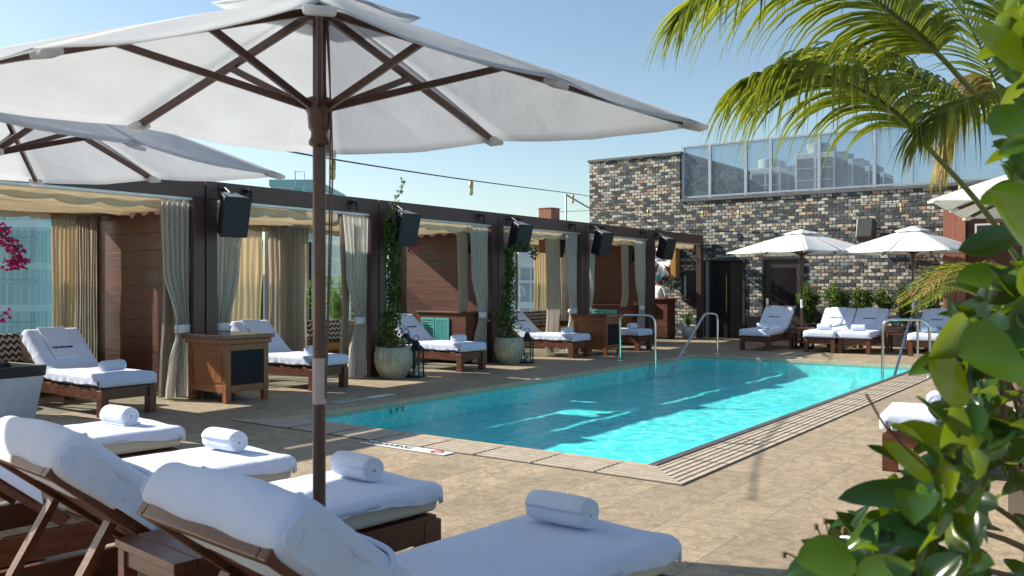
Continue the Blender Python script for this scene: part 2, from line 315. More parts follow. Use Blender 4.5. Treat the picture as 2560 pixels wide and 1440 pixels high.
M=dict(
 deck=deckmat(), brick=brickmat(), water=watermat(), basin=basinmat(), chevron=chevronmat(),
 coping=P('sandstone_coping',(.46,.36,.25),.6,var=.2,vscale=9,bumps=.2),
 groove=P('drain_groove',(.06,.045,.035),.8), rib=P('grating_rib',(.47,.40,.31),.6,var=.22,vscale=7),
 darktile=P('slate_edge_tile',(.10,.095,.095),.45,var=.3,vscale=5),
 darkwood=wood('umbrella_hardwood',(.036,.012,.008),(.088,.030,.017),.35,9,(6,6,1),.1,.3),
 frame=wood('lounger_teak',(.060,.017,.008),(.155,.050,.022),.42,8,(1,5,5),.25,.15),
 panel=wood('varnished_plank',(.050,.012,.005),(.135,.034,.013),.52,2.6,(.5,.5,8),.2,.08),
 console=wood('honey_mahogany',(.15,.044,.012),(.33,.12,.034),.42,5,(5,5,1),.1,.15),
 consoletop=wood('dark_mahogany',(.11,.035,.018),(.2,.075,.035),.25,5,(1,5,1),.1,.5),
 post=P('plum_brown_paint',(.075,.038,.034),.42,var=.12,vscale=4,bumps=.05), redpost=P('redwood_stain',(.26,.10,.06),.5,var=.2,vscale=3,stretch=(1,1,.3)),
 track=P('pale_aluminium',(.5,.56,.6),.35,.6), black=P('black_plastic',(.012,.013,.016),.45,var=.2), grille=P('speaker_grille',(.016,.018,.024),.6,bumps=.3,bscale=250),
 grey=P('speaker_lid',(.16,.19,.2),.5), chrome=P('polished_steel',(.62,.63,.64),.12,1.0,var=.04), chalk=P('blackboard',(.012,.013,.018),.6,var=.25,spec=.2),
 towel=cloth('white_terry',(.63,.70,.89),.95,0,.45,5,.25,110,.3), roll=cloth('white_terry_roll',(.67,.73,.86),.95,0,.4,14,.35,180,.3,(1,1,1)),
 cushion=cloth('cream_canvas',(.60,.585,.52),.85,0,.12,4,.08,300,.1),
 navy=P('navy_thread',(.006,.008,.05),.8),
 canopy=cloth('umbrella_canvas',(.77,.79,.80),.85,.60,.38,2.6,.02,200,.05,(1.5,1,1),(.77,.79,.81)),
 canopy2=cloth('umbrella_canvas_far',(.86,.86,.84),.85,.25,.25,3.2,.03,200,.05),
 sail=cloth('cabana_sailcloth',(.80,.72,.57),.85,.42,.2,3,.03,200,0),
 netg=netmat('woven_net_curtain',(.17,.18,.17),(.80,.79,.73),.22), netgold=netmat('woven_net_gold',(.20,.14,.06),(.66,.53,.33),.22),
 drape=cloth('linen_drape',(.46,.40,.33),.9,.4,.12,4,.03,200,0), tie=cloth('white_tieback',(.66,.68,.72),.8),
 teal=P('teal_shutter_paint',(.09,.42,.40),.45,var=.1), mustard=P('mustard_vinyl',(.50,.24,.03),.4,var=.1,bumps=.05),
 patt=P('print_fabric',(.42,.38,.24),.9,var=.6,vscale=18), pot=P('glazed_celadon',(.30,.33,.26),.3,var=.28,vscale=7,stretch=(3,3,.6)),
 potw=P('white_glaze_pot',(.62,.6,.54),.35), soil=P('potting_soil',(.03,.022,.015),.95,bumps=.8),
 leafv=leafm('vine_leaf',(.014,.045,.010),(.035,.10,.018),(.10,.18,.03),.3), leafb=leafm('bamboo_leaf',(.10,.18,.02),(.24,.34,.05),(.42,.46,.09),.45),
 leafs=leafm('shrub_leaf',(.018,.05,.012),(.05,.12,.02),(.15,.22,.04),.3), leafbig=leafm('broad_leaf',(.004,.018,.009),(.010,.042,.011),(.075,.155,.010),.31,.16,(.38,.52,.01)),
 palm=leafm('palm_leaflet',(.018,.045,.010),(.06,.11,.016),(.34,.36,.05),.42,.3,(.52,.60,.04)), palmdry=leafm('palm_leaflet_dry',(.14,.13,.03),(.40,.34,.07),(.42,.22,.12),.4,.5,(.55,.45,.1)),
 rachis=P('palm_stalk',(.11,.14,.03),.45,var=.35,vscale=8), bark=P('fibrous_bark',(.10,.07,.045),.9,var=.4,vscale=12,bumps=.8), stem=P('brown_stem',(.13,.075,.04),.8,var=.3),
 magenta=leafm('bougainvillea_bract',(.30,.005,.06),(.60,.02,.20),(.75,.05,.30),.5,.6,(.9,.05,.3)), phorm=leafm('burgundy_blade',(.05,.015,.02),(.13,.04,.04),(.28,.14,.09),.3,.4,(.4,.12,.08)),
 rope=P('natural_rope',(.30,.23,.14),.9,bumps=.5,bscale=200), cord=P('grey_cord',(.12,.09,.07),.7), wire=P('black_cable',(.01,.01,.012),.5),
 glass=glassm('screen_glass',(.86,.94,.95),.6,.05), glassd=glassm('rooftop_glass',(.70,.77,.83),.6,.10,(.50,.58,.66)), lampglass=glassm('lantern_glass',(.9,.95,.95),1.0),
 galv=P('galvanised_steel',(.33,.38,.44),.45,.3), galvd=P('dark_bronze',(.045,.038,.035),.4,.2), acbody=P('beige_enamel',(.52,.54,.53),.45,var=.06), acgrill=P('coil_grille',(.09,.10,.115),.6,bumps=.6,bscale=90),
 cap=P('parapet_cap',(.10,.105,.11),.5), door=P('black_door',(.010,.010,.012),.35), doorbr=P('bronze_door',(.045,.036,.032),.35), doorglass=P('dark_door_glass',(.02,.016,.018),.08,spec=.8),
 brass=P('brass_socket',(.42,.30,.10),.35,.7), bulb=P('amber_bulb',(.50,.46,.22),.15), white=P('white_enamel',(.75,.77,.78),.4), red=P('sign_red',(.6,.03,.04),.5), blackink=P('sign_black',(.02,.02,.025),.5),
 binw=P('frosted_white_plastic',(.50,.57,.66),.4,var=.08), concrete=P('city_ground',(.32,.31,.29),.9,var=.3,vscale=.02), orangew=wood('amber_panel',(.30,.15,.04),(.48,.27,.09),.35,4,(6,6,1)),
 skin=P('skin_tone',(.22,.11,.07),.55,var=.05), hair=P('dark_hair',(.015,.01,.01),.6), shirt=cloth('white_shirt',(.72,.74,.80)), tealcap=P('teal_headscarf',(.06,.35,.42),.7), slate=P('dark_apron',(.03,.03,.035),.7),
 tower1=facademat('teal_curtain_wall',(.15,.32,.38),(.24,.42,.48),.62,3.6,(.34,.50,.56)), tower2=facademat('green_glass_tower',(.10,.27,.30),(.20,.42,.45),1.6,1.9,(.34,.52,.55)),
 tower3=facademat('grey_office_block',(.16,.24,.29),(.3,.38,.42),.9,3.2,(.55,.60,.62)), pale=P('pale_concrete_tower',(.55,.58,.6),.8), teal2=P('teal_parapet',(.22,.42,.44),.5),
)
# ================================================================ camera, light
cam=bpy.data.cameras.new('camera'); co=bpy.data.objects.new('camera',cam); COL.objects.link(co); scene.camera=co
co.location=(0,0,CH); yaw=atan2(SA,CA); co.rotation_euler=(pi/2,0,yaw)
cam.sensor_width=36; cam.lens=36*F/2560; cam.shift_y=-(720-HOR)/2560; cam.clip_end=3000; cam.clip_start=.05
cam.dof.use_dof=True; cam.dof.focus_distance=11; cam.dof.aperture_fstop=7.1
SUN=Vector((-4.35,-1.35,2.88)).normalized()
w=bpy.data.worlds.new('World'); scene.world=w; w.use_nodes=True; nt=w.node_tree
sky=nd(nt,'ShaderNodeTexSky'); sky.sky_type='NISHITA'; sky.sun_disc=False
sky.sun_elevation=math.asin(SUN.z); sky.sun_rotation=atan2(SUN.x,SUN.y); sky.altitude=100; sky.air_density=1.0; sky.dust_density=.8; sky.ozone_density=1.35
bg=nt.nodes['Background']; nt.links.new(mixc(nt,1.0,sky.outputs[0],(1.05,1.06,1.0),'MULTIPLY'),bg.inputs[0]); bg.inputs[1].default_value=.092
sl=bpy.data.lights.new('sun','SUN'); sl.energy=5.0; sl.angle=radians(.5); sl.color=(1,.93,.82)
so=bpy.data.objects.new('sun',sl); COL.objects.link(so); so.rotation_euler=(-SUN).to_track_quat('-Z','Y').to_euler(); so.location=(-20,-6,14)
scene.view_settings.view_transform='Standard'; scene.view_settings.look='None'; scene.view_settings.exposure=0.82; scene.view_settings.gamma=1
scene.cycles.use_denoising=True; scene.cycles.max_bounces=10; scene.cycles.transparent_max_bounces=16; scene.cycles.caustics_reflective=False; scene.cycles.caustics_refractive=False
scene.cycles.sample_clamp_indirect=6

# ================================================================ setting
X0,X1,Y0,Y1=-7.73,-3.30,6.55,17.35          # pool
WZ=-.035
b=MB(); bx0,bx1,by0,by1=-15,9,-6,41
for (a,c,d,e) in ((bx0,X0,by0,by1),(X1,bx1,by0,by1),(X0,X1,by0,Y0),(X0,X1,Y1,by1)):
    b.add([(a,d,0),(c,d,0),(c,e,0),(a,e,0)],[(0,1,2,3)])
struct(b.build('pool_deck',M['deck']))
b=MB().box(bx0,by0,-26,bx1,by1,-1.6); struct(b.build('roof_base',M['pale']))
b=MB(); FZ=-.30
rows=[]
for i in range(301):
    row=[]
    for j in range(131):
        x=X0+(X1-X0)*j/130; y=Y0+(Y1-Y0)*i/300; e=min(1,min(j,130-j)/6,min(i,300-i)/6)
        row.append((x,y,FZ+e*(.016*noise.noise((x*2.3,y*1.7,0))+.010*noise.noise((x*6,y*4.5,3))+.003*noise.noise((x*15,y*12,9)))))
    rows.append(row)
b.grid(rows)
P4=[(X0,Y0),(X1,Y0),(X1,Y1),(X0,Y1)]
for i in range(4):
    a,c=P4[i],P4[(i+1)%4]; b.add([(*a,0),(*c,0),(*c,FZ),(*a,FZ)],[(0,1,2,3)])
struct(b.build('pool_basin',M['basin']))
n=2; b=MB(); b.add([(X0+.001,Y0+.001,WZ),(X1-.001,Y0+.001,WZ),(X1-.001,Y1-.001,WZ),(X0+.001,Y1-.001,WZ)],[(0,1,2,3)]); struct(b.build('pool_water',M['water']))
def ring(b,d0,d1,z,zt=None):
    A=[(X0-d0,Y0-d0),(X1+d0,Y0-d0),(X1+d0,Y1+d0),(X0-d0,Y1+d0)]; B=[(X0-d1,Y0-d1),(X1+d1,Y0-d1),(X1+d1,Y1+d1),(X0-d1,Y1+d1)]
    for i in ((0,1,2,3) if d0<0 else (0,1)):
        j=(i+1)%4; b.add([(*A[i],z),(*A[j],z),(*B[j],z),(*B[i],z)],[(3,2,1,0)])
        if zt is not None: b.add([(*B[i],z),(*B[j],z),(*B[j],zt),(*B[i],zt)],[(0,1,2,3)]); b.add([(*A[i],z),(*A[j],z),(*A[j],zt),(*A[i],zt)],[(0,1,2,3)])
b=MB(); ring(b,-.012,.085,.014,-.05); struct(b.build('pool_coping',M['coping'],bevel=.006))
b=MB(); ring(b,.085,.50,.004); struct(b.build('drain_channel',M['groove']))
b=MB()
for k in range(6): ring(b,.095+k*.068,.095+k*.068+.046,.012,.004)
struct(b.build('drain_grating',M['rib']))
# cross joints cut in the coping
b=MB()
k=0; xx=X0+.5
while xx<X1: b.beam((xx,Y0-.5,.0125),(xx,Y0+.0,.0125),.006,.006); xx+=.61
yy=Y0+.4
while yy<Y1: b.beam((X1,yy,.0125),(X1+.5,yy,.0125),.006,.006); yy+=.61
struct(b.build('paving_joints',M['groove']))
b=MB().box(X1-.03,Y0-.02,-.05,X1+.045,Y1,.024); struct(b.build('pool_edge_tiles',M['darktile'],bevel=.004))
b=MB(); b.add([(-900,-900,-26),(900,-900,-26),(900,1400,-26),(-900,1400,-26)],[(0,1,2,3)]); struct(b.build('city_ground',M['concrete']))

o=text('depth_mark','3 FT',.085,M['blackink'] if 'blackink' in M else None,None,.001); o.matrix_world=Matrix.Translation((X0+.006,8.2,-.10))@Matrix(((0,0,1,0),(1,0,0,0),(0,1,0,0),(0,0,0,1)))@Matrix.Scale(2.0,4,(1,0,0)); tag(o,'black depth lettering on the left inner wall of the pool near its front corner','marking')
# depth-marker tiles on the deck
def sign(name,label,uv,ang,parts):
    p=G(*uv); t=thing(name,label,'deck sign',(p.x,p.y,.006),ang,'painted deck markers')
    MB().box(-.52,-.075,0,.52,.075,.004).build('sign_plate',M['white'],t)
    for txt,x,sz,mat in parts:
        o=text('lettering',txt,sz,M[mat],t,.0008); o.location=(x,0,.0055)
    return t
s1=sign('deck_sign','white no diving marker on the sunlit paving at the near pool edge',(1014,1121),0,[('NO',-.42,.12,'blackink'),('DIVING',-.12,.12,'blackink')])
b=MB()
for k in range(24):
    a=2*pi*k/24; a2=2*pi*(k+1)/24; b.beam((.38+.058*cos(a),.058*sin(a),.0065),(.38+.058*cos(a2),.058*sin(a2),.0065),.01,.002)
b.beam((.34,-.04,.007),(.42,.04,.007),.01,.002); b.build('prohibition_ring',M['red'],s1)
s2=sign('deck_sign','white no diving marker in shade on the paving between cabanas and pool',(912,997),pi/2,[('NO',-.42,.12,'blackink'),('DIVING',-.12,.12,'blackink')])
s3=sign('deck_sign','white no diving marker at the far pool end in front of the loungers',(1945,893),0,[('NO DIVING',-.2,.12,'blackink')])

# ================================================================ brick building at the far end
YW=23.4
bt=thing('brick_building','dark weathered brick building with stepped roof closing the far end of the pool','building',(0,0,0))
b=MB()
b.box(-13.95,YW,0,-10.93,YW+11,5.25)
D1=(-10.17,-9.04,2.15); D2=(-8.45,-7.42,2.17)
for (a,c,z0,z1) in ((-10.93,D1[0],0,3.86),(D1[0],D1[1],D1[2],3.86),(D1[1],D2[0],0,3.86),(D2[0],D2[1],D2[2],3.86),(D2[1],3.0,0,3.86)):
    b.box(a,YW,z0,c,YW+.35,z1)
b.box(-10.93,YW+.36,0,3.0,YW+17,3.74)
b.build('wall',M['brick'],bt)
b=MB(); b.box(-14.0,YW-.05,5.25,-10.88,YW+11.05,5.33); b.box(-10.879,YW-.06,3.86,3.05,YW+.38,3.95); b.build('parapet_cap',M['cap'],bt,bevel=.01)
b=MB(); b.box(D1[1]+.0,YW-.03,0,D2[0],YW-.004,.62); b.build('dado',M['door'],bt)
d=MB().box(D1[0]-.06,YW-.04,0,D1[0],YW+.1,D1[2]+.06).box(D1[1],YW-.04,0,D1[1]+.06,YW+.1,D1[2]+.06).box(D1[0],YW-.04,D1[2],D1[1],YW+.1,D1[2]+.06).build('door_frame',M['galvd'],bt)
d=MB().box(D1[0]+.02,YW+.12,0,D1[1]-.45,YW+.17,D1[2]).build('door',M['door'],bt); 
MB().tube([(D1[1]-.52,YW+.09,.7),(D1[1]-.52,YW+.09,1.75)],.014,8).build('handle',M['brass'],d)
MB().box(D1[1]-.58,YW+.10,.98,D1[1]-.5,YW+.12,1.16).build('lock',M['chrome'],d)
MB().box(D1[0]+.02,YW+.02,0,D1[0]+.10,YW+.1,D1[2]).build('door_edge',M['track'],bt)
MB().box(D1[1]-.43,YW+.12,0,D1[1],YW+.17,D1[2]).build('door',M['doorbr'],bt)
d=MB().box(D2[0],YW+.02,0,D2[1],YW+.08,D2[2]).build('door',M['doorbr'],bt)
MB().box(D2[0]+.2,YW+.005,.9,D2[1]-.2,YW+.019,D2[2]-.22).build('pane',M['doorglass'],d)
MB().box(D2[0]+.18,YW-.04,.86,D2[1]-.15,YW+.0,.93).build('push_bar',M['track'],d)
MB().box(D2[0]+.06,YW-.02,.78,D2[0]+.13,YW+.01,1.12).box(D2[0]+.07,YW-.05,.88,D2[0]+.2,YW-.03,.92).build('handle',M['track'],d)
MB().box(D2[0]-.05,YW-.04,0,D2[0],YW+.08,D2[2]+.07).box(D2[1],YW-.04,0,D2[1]+.05,YW+.08,D2[2]+.07).box(D2[0],YW-.04,D2[2],D2[1],YW+.08,D2[2]+.07).build('door_frame',M['galvd'],bt)
# rooftop glass screen
t=thing('glass_screen','long grey framed glass screen along the roof edge of the brick building','glass screen')
xs=[-10.87,-10.05,-9.0,-8.3,-7.0,-5.62,-4.75,-3.8,-2.2,-.6,1.0,2.9]; ZT=5.46; ZB=4.03
for i in range(len(xs)-1): MB().box(xs[i]+.03,YW+.10,ZB,xs[i+1]-.03,YW+.115,ZT-.03).build('glass_panel',M['glassd'],t)
for x in xs: MB().box(x-.04,YW+.07,3.95,x+.04,YW+.15,ZT-.03).build('post',M['galv'],t)
MB().box(xs[0]-.04,YW+.068,ZT-.03,xs[-1]+.04,YW+.152,ZT+.02).build('top_rail',M['galv'],t)
MB().box(xs[0]-.03,YW+.072,ZB-.05,xs[-1]+.03,YW+.148,ZB-.0).build('bottom_rail',M['galv'],t)
# rooftop condensers
def ac(loc,label,L=1.15,nf=2,h=1.55,dy=1.35):
    t=thing('condenser_unit',label,'air conditioner',loc,0,'condenser units on the brick roof')
    MB().box(0,0,.12,L,dy,h).build('housing',M['acbody'],t,bevel=.02)
    b=MB()
    for k in range(2):
        x0=.06+k*(L/2-.02); b.box(x0,-.012,.25,x0+L/2-.12,.0,h-.15)
    for k in range(2):
        y0=.06+k*(dy/2); b.box(L,y0,.25,L+.012,y0+dy/2-.1,h-.15)
    b.build('coil_grille',M['acgrill'],t)
    b=MB()
    for k in range(3): b.box(.05,-.02,.45+k*.35,L-.05,-.012,.47+k*.35)
    b.build('grille_bar',M['acbody'],t)
    for k in range(nf):
        MB().lathe([(.30,0),(.33,.02),(.33,.28),(.30,.30),(.28,.30),(.26,.05),(.0,.04)],(L/2,dy*(.27+.46*k),h),28,smooth=False).build('fan_shroud',M['acbody'],t)
    MB().box(.05,.05,0,L-.05,dy-.05,.12).build('base',M['galvd'],t)
for i in range(4): ac((-8.45,26.0+i*1.95,3.74),('nearest','second','third','farthest')[i]+' condenser of the right-hand row behind the roof glass',h=1.6)
for i in range(3): ac((-10.05,26.6+i*1.9,3.74),('nearest','middle','farthest')[i]+' condenser of the left-hand row behind the roof glass, beside the brick block',L=.95,h=1.35)
t=thing('duct_box','grey metal ductwork box on the brick roof left of the condensers','duct',(-10.75,27.2,3.74)); MB().box(0,0,.1,.6,2.4,1.0).build('housing',M['galv'],t,bevel=.02); MB().box(.05,-.012,.2,.55,0,.9).build('louvre',M['acgrill'],t); MB().box(.05,.05,0,.55,2.35,.1).build('base',M['galvd'],t)
# wall speaker
def tiltbox(b,w,d,h,M4): b.box(-w/2,-d/2,-h/2,w/2,d/2,h/2,M4)
t=thing('wall_speaker','dark speaker tilted down on the brick wall between the two far umbrellas','speaker',(-5.72,YW-.3,2.86)); Mx=Matrix.Rotation(radians(-18),4,'X')
b=MB(); tiltbox(b,.4,.34,.52,Mx); b.build('cabinet',M['galvd'],t,bevel=.015); MB().box(-.17,-.182,-.23,.17,-.172,.23,Mx).build('grille',M['grille'],t); MB().beam((0,.1,.1),(0,.3,.12),.06,.04).build('bracket',M['black'],t)
# stained wood side cabana at the right end
t=thing('side_cabana','redwood clad cabana with dark opening at the right end of the brick wall','cabana',(-3.85,22.45,0))
b=MB()
for k in range(14): b.box(0.48,.12,.25*k+.004,1.55,.2,.25*k+.246)
b.build('plank_panel',M['panel'],t,bevel=.004)
MB().box(0,0,0,.26,.94,3.3).build('side_board',M['redpost'],t,bevel=.005); MB().box(.27,-.03,0,.47,.16,3.25).build('post',M['redpost'],t,bevel=.006)
MB().box(-.04,-.06,3.305,.75,.9,3.5).build('beam',M['redpost'],t,bevel=.006); MB().box(.76,.1,2.9,6.2,.2,3.48).build('fascia',M['panel'],t)
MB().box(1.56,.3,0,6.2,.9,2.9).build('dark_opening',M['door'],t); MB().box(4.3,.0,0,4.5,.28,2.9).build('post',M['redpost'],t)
t=thing('framed_speaker','square black speaker with pale frame on the redwood cabana panel','speaker',(-2.95,22.35,2.55)); MB().box(-.2,-.06,-.3,.25,.2,.3).build('cabinet',M['black'],t,bevel=.01); MB().box(-.22,-.075,-.32,.27,-.06,.32).build('front_frame',M['acbody'],t); MB().box(-.18,-.082,-.28,.23,-.076,.28).build('grille',M['black'],t)
# panel, lattice screen on the brick inside the last cabana
t=thing('electric_cabinet','black metal cabinet on the brick beside the last cabana post','cabinet',(-10.62,YW-.11,1.45)); MB().box(-.22,0,-.42,.22,.1,.42).build('cabinet_box',M['black'],t,bevel=.008); MB().box(-.12,-.012,-.3,-.06,-.001,.3).build('handle',M['galv'],t)
t=thing('lattice_panel','white flower relief panel with red-brown crossing bars on the brick wall','wall panel',(-11.45,YW-.16,2.15),0)
MB().box(-.36,.04,-.46,.36,.14,.46).build('backing',M['redpost'],t)
b=MB(); rr=random.Random(3)
for k in range(70):
    x=rr.uniform(-.3,.3); z=rr.uniform(-.4,.4)
    if abs(abs(x*1.3)-abs(z))<.06: continue
    b.lathe([(.001,0),(.045,.01),(.055,.03),(.03,.045),(.001,.04)],(0,0,0),8)
    nv=8*5; base=len(b.v)-nv
    for i in range(base,base+nv):
        q=b.v[i]; b.v[i]=(q[0]+x,.04-q[2],q[1]+z)
b.build('flower_relief',M['white'],t)
b=MB(); b.beam((-.34,0,-.44),(.34,0,.44),.03,.03,(0,1,0)); b.beam((-.34,-.002,.44),(.34,-.002,-.44),.03,.03,(0,1,0)); b.build('cross_bar',M['redpost'],t)
t2=thing('amber_screen','amber wooden board leaning out beside the white flower panel','screen',(-11.08,YW-.3,2.15)); MB().box(0,0,-.47,.16,.28,.47).build('board',M['orangew'],t2,bevel=.006)

# ================================================================ city towers beyond the glass
def tower(name,label,u0,u1,vtop,Z,depth,mat,crown=None,extra=None):
    a=C2W((u0-1280)/F*Z,Z); c=C2W((u1-1280)/F*Z,Z); wd=(c-a).length; ang=atan2((c-a).y,(c-a).x); top=CH+(HOR-vtop)/F*Z
    t=thing(name,label,'tower',(a.x,a.y,-26),ang,'city towers beyond the roof deck')
    MB().box(0,0,0,wd,depth,top+26).build('facade',M[mat],t)
    MB().box(-.15,-.15,top+26.01,wd+.15,depth+.15,top+27).build('crown',M[crown or 'teal2'],t)
    b=MB(); z=6.0
    while z<top+26: b.box(-.12,-.12,z,wd+.12,-.01,z+.25); z+=(3.6 if Z>60 else 3.2)
    b.build('floor_band',M[crown or 'pale'],t)
    return t,wd,top+26
tower('glass_tower','wide teal glass tower with vertical fins behind the left cabana',-420,92,470,75,30,'tower1','teal2')
tower('glass_tower','teal tower with stepped parapet rising above the cabana beam behind the umbrella pole',676,790,466,130,22,'tower2','teal2')
tower('glass_tower','slim blue-green tower seen through the second cabana',722,808,560,100,20,'tower2','teal2')
tower('office_block','low grey office block with white fins seen between vine and gold curtain',1240,1420,668,70,24,'tower3','pale')
tower('office_block','pale concrete tower far off between vine and curtain',1296,1330,585,220,20,'pale','pale')
tower('office_block','wide low white block on the skyline seen through the glass screen',560,1010,700,180,30,'pale','pale')
# roof antenna on the stepped tower
a=PX(738,462,129); t=thing('antenna','thin rooftop antenna frame on top of the teal tower','antenna',(a.x,a.y,a.z-.2)); MB().tube([(0,0,0),(0,0,2.2)],.08,6).build('mast',M['galv'],t); MB().tube([(0,0,2.1),(1.1,.8,2.1),(1.1,.8,0)],.05,6).build('crossbar',M['galv'],t)
# ================================================================ cabanas
J=[.6,3.85,7.1,10.35,13.6,16.85,20.1,23.3]; XF=-10.15; XB=-12.80; HT=2.88
names=['cabana nearest the camera at the left edge','first cabana with the bench and round table at the left','second cabana, open at the back to bamboo and glass','third cabana with turquoise shutters on its plank wall','fourth cabana behind the second vine pot','fifth cabana beside the pool ladder','last cabana against the brick wall with the bar']
def sailrow(b,ya,yb,x0,x1,n,z0,amp,seed,thick=0):
    rows=[]; NY=14
    for i in range(n*8+1):
        t=i/(n*8); x=x0+(x1-x0)*t; ph=(t*n)%1.0
        row=[]
        for j in range(NY+1):
            q=j/NY; y=ya+(yb-ya)*q
            sag=-amp*sin(pi*ph)**.8*(.8+.5*noise.noise((int(t*n)*1.7+seed,q*2,0))); wob=.02*noise.noise((x*2,y*2.5,seed))
            row.append((x,y,z0+sag+wob-.03*sin(pi*q)))
        rows.append(row)
    b.grid(rows)
for m in range(7):
    y0,y1=J[m]+.012,J[m+1]-.012
    t=thing('cabana',names[m],'cabana',(0,0,0),0,'brown framed cabanas in a row along the pool')
    PW=.17
    MB().box(XF-.15,y0,HT-.24,XF,y1,HT).build('front_beam',M['post'],t,bevel=.006)
    MB().box(XB,y0,HT-.36,XB+.14,y1,HT-.02).build('back_beam',M['post'],t,bevel=.006)
    for (a,c) in ((y0,y0+.1),(y1-.1,y1)): MB().box(XB+.141,a,HT-.20,XF-.151,c,HT-.01).build('side_beam',M['post'],t,bevel=.005)
    MB().box(XF-.13,y0+PW+.005,HT-.275,XF-.02,y1-PW-.005,HT-.241).build('curtain_track',M['track'],t)
    for a in (y0,y1-PW):
        MB().box(XF-.15,a,0,XF-.001,a+PW,HT-.241).build('post',M['post'],t,bevel=.005)
    for a in (y0,y1-PW):
        MB().box(XB,a,0,XB+.15,a+PW,HT-.361).build('post',M['post'],t,bevel=.005)
    if m in (1,3,5):
        b=MB(); yp=y1-.10
        for k in range(11): b.box(XB+.16,yp,.03+k*.243,XF-.16,yp+.07,.03+k*.243+.2395)
        b.box(XB+.17,yp+.02,.035,XF-.17,yp+.05,2.65); b.build('plank_wall',M['panel'],t,bevel=.0015)
    b=MB()
    if m==2:
        sailrow(b,y0+.12,y1-.12,XB+.2,XF-.95,5,2.60,.10,m); sailrow(b,y0+.12,y1-1.35,XF-.94,XF-.2,2,2.62,.10,m+20)
    elif m==6: sailrow(b,y0+.12,y1-1.0,XB+.3,XF-.9,4,2.60,.1,m)
    else: sailrow(b,y0+.12,y1-.12,XB+.2,XF-.22,7,2.60,.11,m)
    b.build('fabric_roof',M['sail'],t,solid=.003)
    # front valance hanging under the track
    rows=[]
    for i in range(4):
        row=[]
        for j in range(61):
            q=j/60; y=y0+.2+(y1-y0-.42)*q
            if m==2: y=y0+.2+(y1-y0-.9)*q
            hang=(.10+.045*abs(sin(q*pi*5))+.03*noise.noise((q*5,m,0)))*i/3
            row.append((XF-.20-.05*sin(q*pi*10)*(i/3),y,HT-.27-hang))
        rows.append(row)
    b=MB().grid(rows); b.build('valance',M['sail'],t,solid=.003); b=MB()
    rows=[[(XB+.22-.04*sin(j/60*pi*12)*i/3,y0+.2+(y1-y0-.4)*j/60,HT-.36-(.07+.03*abs(sin(j/60*pi*6)))*i/3) for j in range(61)] for i in range(4)]
    b.grid(rows); b.build('valance',M['sail'],t,solid=.003)
# ---- curtains
def curtain(name,label,cat,c,along,prof,folds,amp,mat,tie=None,group=None,seed=0,ztop=2.6):
    """prof: list of (z,width,centre shift, fold amplitude factor); hung from c"""
    t=thing(name,label,cat,(c[0],c[1],0),0,group); al=Vector(along).normalized(); out=Vector((al.y,-al.x,0)).normalized()
    rows=[]; uvs=[]; NZ=56; NC=folds*8
    zs=[p[0] for p in prof]; W0=max(p[1] for p in prof)*1.7
    for i in range(NZ+1):
        z=zs[0]+(zs[-1]-zs[0])*i/NZ
        for k in range(len(prof)-1):
            if prof[k][0]>=z-1e-6>=prof[k+1][0]-2e-6: break
        A,B=prof[k],prof[k+1]; s=(A[0]-z)/max(1e-6,A[0]-B[0]); s=max(0,min(1,s)); s=s*s*(3-2*s)
        wd=A[1]+(B[1]-A[1])*s; sh=A[2]+(B[2]-A[2])*s; am=(A[3]+(B[3]-A[3])*s)*amp
        row=[]
        for j in range(NC+1):
            q=j/NC; jit=.15*noise.noise((q*folds*.7+seed,z*.8,seed))
            o=am*sin(2*pi*(folds*q+jit*3)+seed)+.012*noise.noise((q*3,z*2,seed+5))
            p=al*(sh+(q-.5)*wd)+out*o; row.append((p.x,p.y,z)); uvs.append((q*W0,z))
        rows.append(row)
    b=MB().grid(rows); o=b.build('fabric',mat,t)
    uv=o.data.uv_layers.new(name='UVMap')
    for lp in o.data.loops: uv.data[lp.index].uv=uvs[lp.vertex_index]
    if tie is not None:
        z,wd,sh=tie; bb=MB(); rr=[]
        for zz,g in ((-.055,.0),(-.05,.008),(.05,.008),(.055,0)):
            rr.append([tuple((al*(sh+(wd/2+g)*cos(2*pi*k/20))+out*((.055+g)*sin(2*pi*k/20)))+Vector((0,0,z+zz))) for k in range(20)])
        bb.grid(rr,wrap=True); bb.build('tieback',M['tie'],t,solid=.006)
    return t
def tied(y,label,side,x=XF-.10,seed=0,w=.46,zt=.92,g='tied net curtains on the cabana fronts'):
    s=side
    return curtain('net_curtain',label,'curtain',(x,y,0),(0,1,0),[(2.60,w*1.08,0,1),(1.7,w*.92,.02*s,1),(zt+.05,.20,.10*s,1.1),(zt-.06,.21,.10*s,1.1),(.45,w*.72,.04*s,1),(.03,w*.86,.02*s,1)],6,.04,M['netg'],(zt,.20,.10*s),g,seed)
tied(6.72,'grey net curtain tied back left of the double post with the first speaker',1,seed=1,w=.42)
tied(7.53,'grey net curtain tied back right of the first speaker, behind the wooden console',-1,seed=2,w=.40)
tied(9.93,'grey net curtain tied back beside the first ribbed vine pot',1,seed=3,w=.46)
tied(13.14,'grey net curtain tied back right of the turquoise shutters, left of the second speaker post',1,seed=4,w=.46)
tied(14.0,'grey net curtain mostly hidden behind the second climbing vine',-1,seed=5,w=.32)
tied(16.40,'grey net curtain tied back left of the second wooden console',1,seed=6,w=.42)
tied(17.25,'narrow grey net curtain between the fourth speaker and the plank wall',-1,seed=7,w=.34)
tied(19.62,'pale net curtain tied back right of the plank wall above the ladder',1,seed=8,w=.5)
